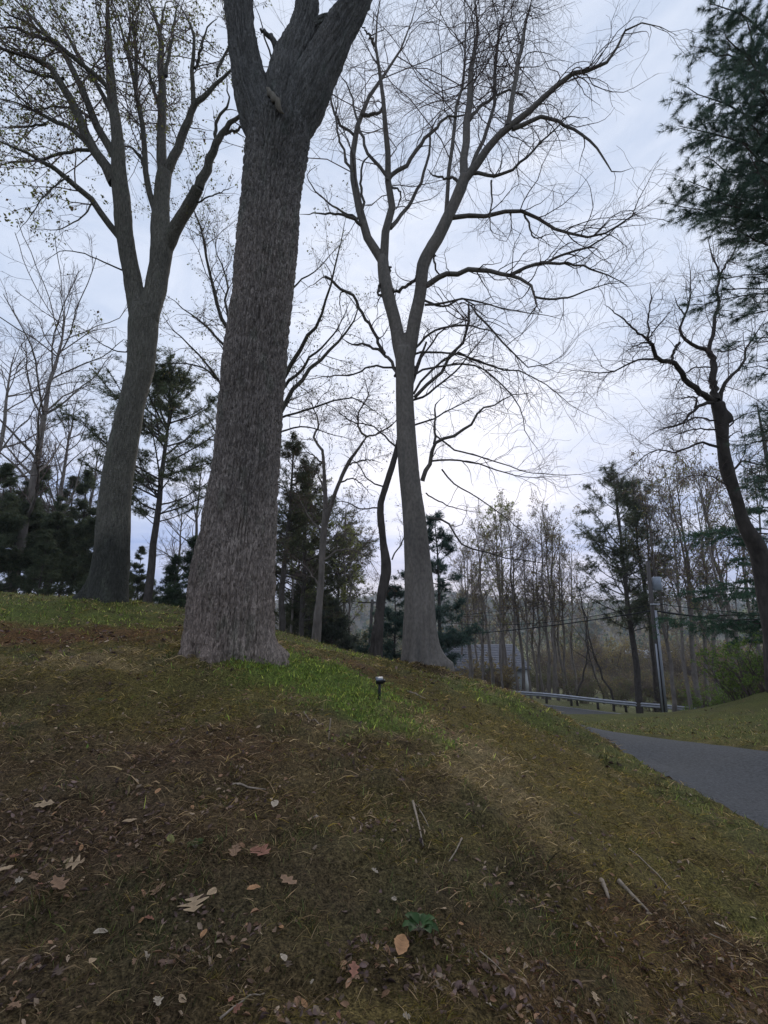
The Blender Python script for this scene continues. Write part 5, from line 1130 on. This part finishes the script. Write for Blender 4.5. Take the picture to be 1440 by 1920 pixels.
ci = {k: i for i, k in enumerate(KN)}
BC = {'litter': [(.10, .072, .048), (.06, .042, .030), (.20, .155, .105)], 'moss': [(.140, .110, .030), (.090, .085, .026), (.21, .165, .08)], 'green': [(.15, .215, .045), (.10, .155, .036), (.22, .26, .07)], 'lawn': [(.080, .115, .032), (.11, .125, .045), (.19, .165, .09)],
      'tan': [(.28, .23, .145), (.20, .16, .10), (.34, .28, .19)], 'rust': [(.11, .055, .034), (.14, .08, .05), (.07, .04, .03)], 'soil': [(.08, .06, .045), (.05, .036, .028), (.17, .135, .095)], 'dark': [(.050, .070, .028), (.065, .08, .034), (.14, .13, .075)]}
HT = {'litter': .050, 'moss': .034, 'green': .056, 'lawn': .048, 'tan': .050, 'rust': .036, 'soil': .046, 'dark': .062}
bc = np.array([BC[k] for k in KN]) * [1.55, 1.42, 1.15]; col = bc[kd, rg.integers(0, 3, n)] * np.minimum(np.exp(rg.normal(size=(n, 1)) * .68 - .1), 2.0) * np.clip(.6 + r / 8, .8, 1.1)[:, None]; ht = np.array([HT[k] for k in KN])[kd] * rg.uniform(.45, 1.4, n)
far_ = np.clip(r / 4.5, 1, 3.2); ht = ht * far_ ** .25 * np.clip(r / 3.2, .68, 1)
nm = lift_n(x, y); az = rg.random(n) * 6.283; hd_ = np.stack([np.cos(az), np.sin(az), 0 * az], 1); lie = np.where(np.isin(kd, [ci['green'], ci['lawn'], ci['dark']]), rg.uniform(.1, .7, n), rg.uniform(.6, 2.6, n))[:, None]
dr = norm(np.array([0, 0, 1.]) * .7 + nm * .3 + hd_ * lie); ln = (ht * (1 + .7 * np.clip(lie[:, 0] - .6, 0, 2)))[:, None]; wd = (np.where(kd == ci['green'], .0056, .0035) * np.exp(rg.normal(size=n) * .35) * far_ * np.clip(r / 3.6, .5, 1))[:, None]
sd = norm(np.cross(dr, rg.normal(size=(n, 3)))); p0 = np.stack([x, y, z - .004], 1); bend = norm(hd_ + rg.normal(size=(n, 3)) * .4)
mid = p0 + dr * ln * .55 + bend * ln * .06; tip = p0 + dr * ln + bend * ln * .30 - np.array([0, 0, 1.]) * ln * .12 * lie
tip[:, 2] = np.maximum(tip[:, 2], z + .004)
V = np.stack([p0 - sd * wd * .5, p0 + sd * wd * .5, mid - sd * wd * .42, mid + sd * wd * .42, tip], 1).reshape(-1, 3); i5 = np.arange(n)[:, None] * 5
isg = np.isin(kd, [ci['green'], ci['lawn'], ci['dark']]); C5 = np.repeat(col, 5, 0)
def sub_mesh(mask, name):
    idx = np.where(mask)[0]; k = np.arange(len(idx))[:, None] * 5; v = V.reshape(-1, 5, 3)[idx].reshape(-1, 3); c = C5.reshape(-1, 5, 3)[idx].reshape(-1, 3)
    link(name, mesh(name, v, k + [0, 1, 3, 2], k + [2, 3, 4], c, False), M['blades'], kind='stuff')
sub_mesh(isg, 'green_grass'); sub_mesh(~isg, 'dry_grass')
# leaf litter: curled flakes
n = 66000; x, y, r = scatter(n, 1.5, 24); W = cover(x, y); pr = W[:, ci['litter']] + W[:, ci['soil']] * .8 + W[:, ci['rust']] * .8 + .22 * W[:, ci['moss']] + .30 * W[:, ci['lawn']] + .15 * W[:, ci['dark']]; patch = np.clip((fbm(x * 3.2, y * 3.2 + 7, o=3) - .43) * 7, .05, 1)
keep = (rg.random(n) < (pr * patch + (~offroad(x, y)) * .5)) & (offroad(x, y) | (rg.random(n) < .07)); x, y, r = x[keep], y[keep], r[keep]; n = len(x); z = H(x, y); nm = norm(lift_n(x, y) + rg.normal(size=(n, 3)) * .45)
u = norm(np.cross(nm, rg.normal(size=(n, 3)))); w = np.cross(nm, u); s = ((.006 + .015 * rg.random(n) ** 1.5) * np.clip(r / 4, 1, 2.2))[:, None]; a = rg.uniform(.3, .6, n)[:, None]; cu = rg.uniform(-.3, .9, n)[:, None]
c0 = np.stack([x, y, z + .008], 1); V6 = np.stack([c0 - u * s, c0 - u * s * .3 + w * s * a + nm * s * cu, c0 + u * s * .5 + w * s * a * .8 + nm * s * cu, c0 + u * s * 1.1 + nm * s * cu * .6, c0 + u * s * .4 - w * s * a + nm * s * cu, c0 - u * s * .35 - w * s * a * .9 + nm * s * cu], 1)
i6 = np.arange(n)[:, None] * 6; LC = np.array([(.11, .065, .045), (.17, .11, .07), (.08, .048, .036), (.25, .18, .12), (.14, .09, .075), (.06, .036, .03), (.20, .11, .06)]); c = LC[rg.integers(0, 7, n)] * rg.uniform(.7, 1.7, (n, 1))
link('leaf_litter', mesh('leaf_litter', V6.reshape(-1, 3), np.vstack([i6 + [0, 1, 2, 3], i6 + [0, 3, 4, 5]]), None, np.repeat(c, 6, 0), False), M['deadleaf'], kind='stuff')
# broad green shoots in the bright patch
n = 15000; x, y, r = scatter(n, 3.2, 9, -30, 15); W = cover(x, y); keep = (rg.random(n) < W[:, ci['green']] * 1.1) & offroad(x, y); x, y, r = x[keep], y[keep], r[keep]; z = H(x, y); n = len(x)
pos = np.stack([x, y, z + rg.uniform(.01, .07, n)], 1); v, t3, c = leaf_cards(pos, np.tile([0, 0, 1.], (n, 1)), .034, rg, [(.18, .255, .055), (.13, .19, .045), (.24, .30, .08), (.09, .14, .035)], droop=-.3)
link('green_shoots', mesh('green_shoots', v, None, t3, c, False), M['leaf'], kind='stuff')

# single fallen leaves
def leaf_mesh(seed, kind, ln, colr):
    rg = np.random.default_rng(seed); n = 22
    t = np.linspace(0, 1, n); 
    if kind == 'oak': w = .28 * np.sin(np.pi * np.clip(t * .95 + .04, 0, 1)) ** .8 * (1 + .38 * np.sin(t * 19 + seed)) * (.6 + .6 * t)
    elif kind == 'star': w = .40 * np.sin(np.pi * t) ** .6 * (1 + .75 * np.sin(t * 17 + seed))
    else: w = .30 * np.sin(np.pi * t) ** .75 * (1 + .06 * np.sin(t * 30))
    w = np.maximum(w, .01); curl = rg.uniform(.15, .45); bendz = rg.uniform(-.1, .35); sk = rg.uniform(-.15, .15)
    x = (t - .5); y0 = sk * np.sin(t * 3.14); zc = bendz * (t - .5) ** 2
    Lf = np.stack([x, y0 + w, zc + curl * w * (1 + .3 * np.sin(t * 9 + seed))], 1); Md = np.stack([x, y0, zc + .012], 1); Rt = np.stack([x, y0 - w * rg.uniform(.8, 1.1), zc + curl * .8 * w * (1 + .3 * np.cos(t * 8))], 1)
    Vv = np.stack([Lf, Md, Rt], 1).reshape(-1, 3) * ln; i = np.arange(n - 1)[:, None] * 3
    Q = np.vstack([i + [0, 1, 4, 3], i + [1, 2, 5, 4]]); c = np.array(colr) * (1 + .25 * rg.normal(size=(len(Vv), 1)) * .4); c[1::3] *= .7
    m = MB(); 
    me = mesh('leaf_blade', Vv, Q, None, c); return me
def put_leaf(px, py, kind, lnpx, colr, label, seed, yaw=None, tilt=.15, group=None, fname='fallen_leaf', me=None):
    g = ground_hit(px, py, 1.2, 20); ln = lnpx * S(py, g[1])
    me = me or leaf_mesh(seed, kind, 1., colr); o = link(fname, me, M['deadleaf'], None, label, 'leaf', group)
    nm = lift_n(np.array([g[0]]), np.array([g[1]]))[0]; rg_ = np.random.default_rng(seed + 5); nm = norm(nm + rg_.normal(size=3) * tilt)
    qn = Vector(nm).to_track_quat('Z', 'Y'); from mathutils import Quaternion
    o.rotation_mode = 'QUATERNION'; o.rotation_quaternion = qn @ Quaternion((0, 0, 1), rg_.uniform(0, 6.28) if yaw is None else yaw)
    o.location = tuple(g + nm * (.018 + .07 * ln)); o.scale = (ln,) * 3
    return o
BRN = (.24, .14, .08); TAN_ = (.40, .28, .165); ORG = (.42, .22, .10); PAL = (.42, .34, .25); RED = (.28, .12, .075)
big = [(748, 1784, 'ovate', 50, ORG, 'large oval orange-brown leaf lying next to the small green rosette'), (366, 1706, 'star', 40, TAN_, 'tan pointed leaf lying bright in the dark grass at lower left'), (475, 1678, 'ovate', 26, ORG, 'folded orange leaf to the right of the tan pointed leaf'),
       (393, 1681, 'ovate', 26, TAN_, 'small yellowish leaf touching the top of the tan pointed leaf'), (490, 1612, 'oak', 58, RED, 'crumpled reddish oak leaf, biggest of the clump left of centre'), (440, 1605, 'oak', 36, BRN, 'curled brown leaf left of the crumpled reddish oak leaf'),
       (540, 1660, 'oak', 40, BRN, 'brown leaf right of the folded orange leaf'), (82, 1518, 'oak', 32, TAN_, 'pale tan leaf near the left edge, highest of the large ones'), (242, 1548, 'ovate', 26, TAN_, 'small tan leaf upper left of the leaf clump'), (141, 1626, 'star', 32, TAN_, 'star-shaped tan leaf on the brown litter at left'),
       (105, 1670, 'oak', 46, BRN, 'lobed brown leaf below the star-shaped one'), (300, 1680, 'oak', 44, BRN, 'narrow grey-brown leaf lying aslant left of the tan pointed leaf'), (296, 1490, 'ovate', 18, ORG, 'tiny orange leaf above the litter at left'), (515, 1515, 'ovate', 24, PAL, 'thin pale leaf standing on edge left of centre'),
       (320, 1580, 'ovate', 22, (.20, .19, .06), 'yellow-green leaf beside the little rosette at lower left'), (62, 1655, 'oak', 30, BRN, 'dull brown leaf close to the left edge, beside the lobed one'), (8, 1640, 'ovate', 30, TAN_, 'pale leaf cut by the left edge'), (1264, 1588, 'ovate', 18, ORG, 'small orange leaf alone on the mossy slope at right'),
       (1108, 1686, 'ovate', 16, ORG, 'small orange leaf beside the broken pale sticks'), (832, 1715, 'oak', 22, TAN_, 'tan scrap of leaf above and right of the green rosette'), (878, 1706, 'ovate', 14, ORG, 'tiny orange leaf right of the green rosette'), (735, 1693, 'ovate', 14, PAL, 'tiny whitish leaf above the green rosette'),
       (660, 1830, 'oak', 34, RED, 'reddish leaf at the bottom left of the large oval leaf'), (528, 1808, 'ovate', 20, PAL, 'pale curled leaf near the bottom, left of centre'), (1112, 1880, 'oak', 24, TAN_, 'tan leaf near the bottom edge, right of centre'), (1350, 1745, 'oak', 30, PAL, 'pale forked leaf scrap on the grass near the right edge'),
       (1060, 1515, 'ovate', 12, TAN_, 'small tan leaf in the middle of the mossy slope'), (1178, 1260 + 170, 'ovate', 10, TAN_, 'tiny tan leaf by the driveway edge'), (1414, 1730, 'ovate', 16, PAL, 'whitish leaf at the right edge of the grass'), (185, 1760, 'ovate', 26, PAL, 'thin pale leaf in the dark grass at lower left')]
for i, (px, py, k, ln, c, l) in enumerate(big): put_leaf(px, py, k, ln, c, l, 300 + i)
lm = [leaf_mesh(400 + i, ['oak', 'ovate', 'oak', 'star', 'ovate', 'oak'][i % 6], 1., [BRN, TAN_, RED, (.12, .08, .055), ORG, PAL][i % 6]) for i in range(10)]
nn_ = 0
for i in range(400):
    px = rg.uniform(-40, 1480); py = rg.uniform(1290, 1915)
    g = ground_hit(px, py, 1.2, 14); w_ = cover(g[:1], g[1:2])[0]; wl = w_[ci['litter']] + w_[ci['soil']] + .6 * w_[ci['rust']] + .12
    if rg.random() > wl * (1.35 if px < 760 else .6) or not offroad(g[:1], g[1:2])[0]: continue
    ln = rg.uniform(.02, .048) / S(py, g[1]); nn_ += 1
    put_leaf(px, py, '', ln, None, 'dry brown leaf lying among the litter on the bank', 500 + i, tilt=.35, group='dry leaves scattered over the bank', me=lm[i % 10])
    if nn_ > 90: break

# fallen sticks
def stick(pts, r, label, forks=(), lift=.012):
    w = [ground_hit(px, py, 1.2, 20) for px, py in pts]; w = smooth_line(np.array(w), 10); w[:, 2] += lift; rr_ = np.linspace(1, .45, 10) * r * S(pts[0][1], w[0][1]); c = w[0].copy()
    w[:, 2] = np.maximum(w[:, 2], H(w[:, 0], w[:, 1]) + .006)
    o = link('stick', MB().tube(w - c, rr_, 7).me('stick', True), M['stick'], None, label, 'stick', None, None, tuple(c))
    for f in forks:
        q = [ground_hit(px, py, 1.2, 20) for px, py in f]; q = smooth_line(np.array(q), 6); q[:, 2] += lift; link('side_twig', MB().tube(q - c, np.linspace(1, .4, 6) * r * .6 * S(f[0][1], q[0][1]), 6).me('side_twig', True), M['stick'], o)
stick([(774, 1506), (784, 1545), (794, 1592)], 2.4, 'forked dead stick lying on the slope below the green patch', [[(776, 1508), (792, 1530), (804, 1554)]])
stick([(866, 1576), (856, 1598), (842, 1620)], 1.8, 'short straight pale stick right of the forked one')
stick([(1160, 1655), (1188, 1685), (1215, 1712)], 4.5, 'thick weathered stick on the mossy slope at right')
stick([(1128, 1655), (1136, 1672), (1142, 1690)], 5.0, 'broken pale chunk of wood beside the thick weathered stick')
stick([(1180, 1595), (1240, 1650), (1300, 1735)], 1.3, 'long thin twig trailing down the slope at right')
stick([(436, 1474), (465, 1480), (498, 1484)], 2.4, 'short knobbly stick in the litter left of centre')
stick([(412, 1918), (448, 1890), (496, 1870)], 2.2, 'bent stick at the bottom edge left of centre')
stick([(765, 1298), (790, 1308), (798, 1312)], 2.0, 'small pale stick right of the garden light')
stick([(900, 1790), (930, 1815), (950, 1838)], 1.2, 'thin brown twig right of the green rosette')
stick([(1330, 1755), (1365, 1772), (1388, 1788)], 1.3, 'thin twig in the grass near the right edge')
stick([(570, 1338), (580, 1352), (600, 1362)], 1.8, 'small stick at the lower edge of the bright green patch')
stick([(620, 1350), (618, 1370), (616, 1392)], 1.2, 'thin upright stem below the bright green patch')

# little green plants
def rosette(px, py, rpx, n, label, col, seed):
    rg = np.random.default_rng(seed); g = ground_hit(px, py, 1.2, 20); R0 = rpx * S(py, g[1]); root = thing('leafy_plant', label, 'plant', tuple(g))
    for k in range(n):
        a = k * 2.4 + rg.uniform(-.3, .3); d = R0 * (.25 + .75 * k / n); L_ = R0 * rg.uniform(.55, .8); m = 9; t = np.linspace(0, 1, m); w = .42 * np.sin(np.pi * (t * .93 + .05)) ** .7 * (1 + .1 * np.sin(t * 22))
        el = rg.uniform(.4, 1.1) * (1 - .4 * k / n); xx = d * .5 + t * L_; zz = .012 + R0 * .25 + t * L_ * el - .45 * L_ * t ** 2
        Lf = np.stack([xx, w * L_, zz + w * L_ * .45], 1); Md = np.stack([xx, 0 * t, zz], 1); Rt = np.stack([xx, -w * L_, zz + w * L_ * .45], 1)
        V_ = (np.stack([Lf, Md, Rt], 1).reshape(-1, 3)) @ rotz(a).T; i = np.arange(m - 1)[:, None] * 3; cc = np.array(col) * rg.uniform(.7, 1.3); C_ = np.tile(cc, (len(V_), 1)); C_[1::3] *= 1.25
        link('leaf', mesh('leaf', V_, np.vstack([i + [0, 1, 4, 3], i + [1, 2, 5, 4]]), None, C_), M['leaf'], root)
        link('leaf_stalk', MB().tube([np.array([0, 0, 0]), np.array([d * .5, 0, zz[0]]) @ rotz(a).T], .0018, 5).me('leaf_stalk', True), M['stick'], root)
rosette(788, 1750, 30, 15, 'small dark green leafy rosette at the lower centre of the bank', (.055, .105, .035), 1)
rosette(367, 1592, 17, 8, 'tiny pale green rosette among the dead leaves at lower left', (.075, .10, .03), 2)
rosette(188, 1316, 7, 6, 'very small bright green weed on the mossy ground at left', (.06, .14, .04), 3)

# ------------------------------------------------------------ the evening's thin air
zmin = float(gz.min()) - 1
hm = bpy.data.materials.new('haze'); hm.use_nodes = True; ht_ = hm.node_tree; ht_.nodes.remove(ht_.nodes['Principled BSDF'])
pv = ht_.nodes.new('ShaderNodeVolumePrincipled'); pv.inputs['Color'].default_value = (.86, .90, .96, 1); pv.inputs['Density'].default_value = .00042; ht_.links.new(pv.outputs[0], ht_.nodes['Material Output'].inputs['Volume'])
zmax = float(gz.max()) + 30
link('haze', MB().box((0, 0, (zmin + zmax) / 2), (3600, 3600, zmax - zmin)).me('haze'), hm, kind='stuff')
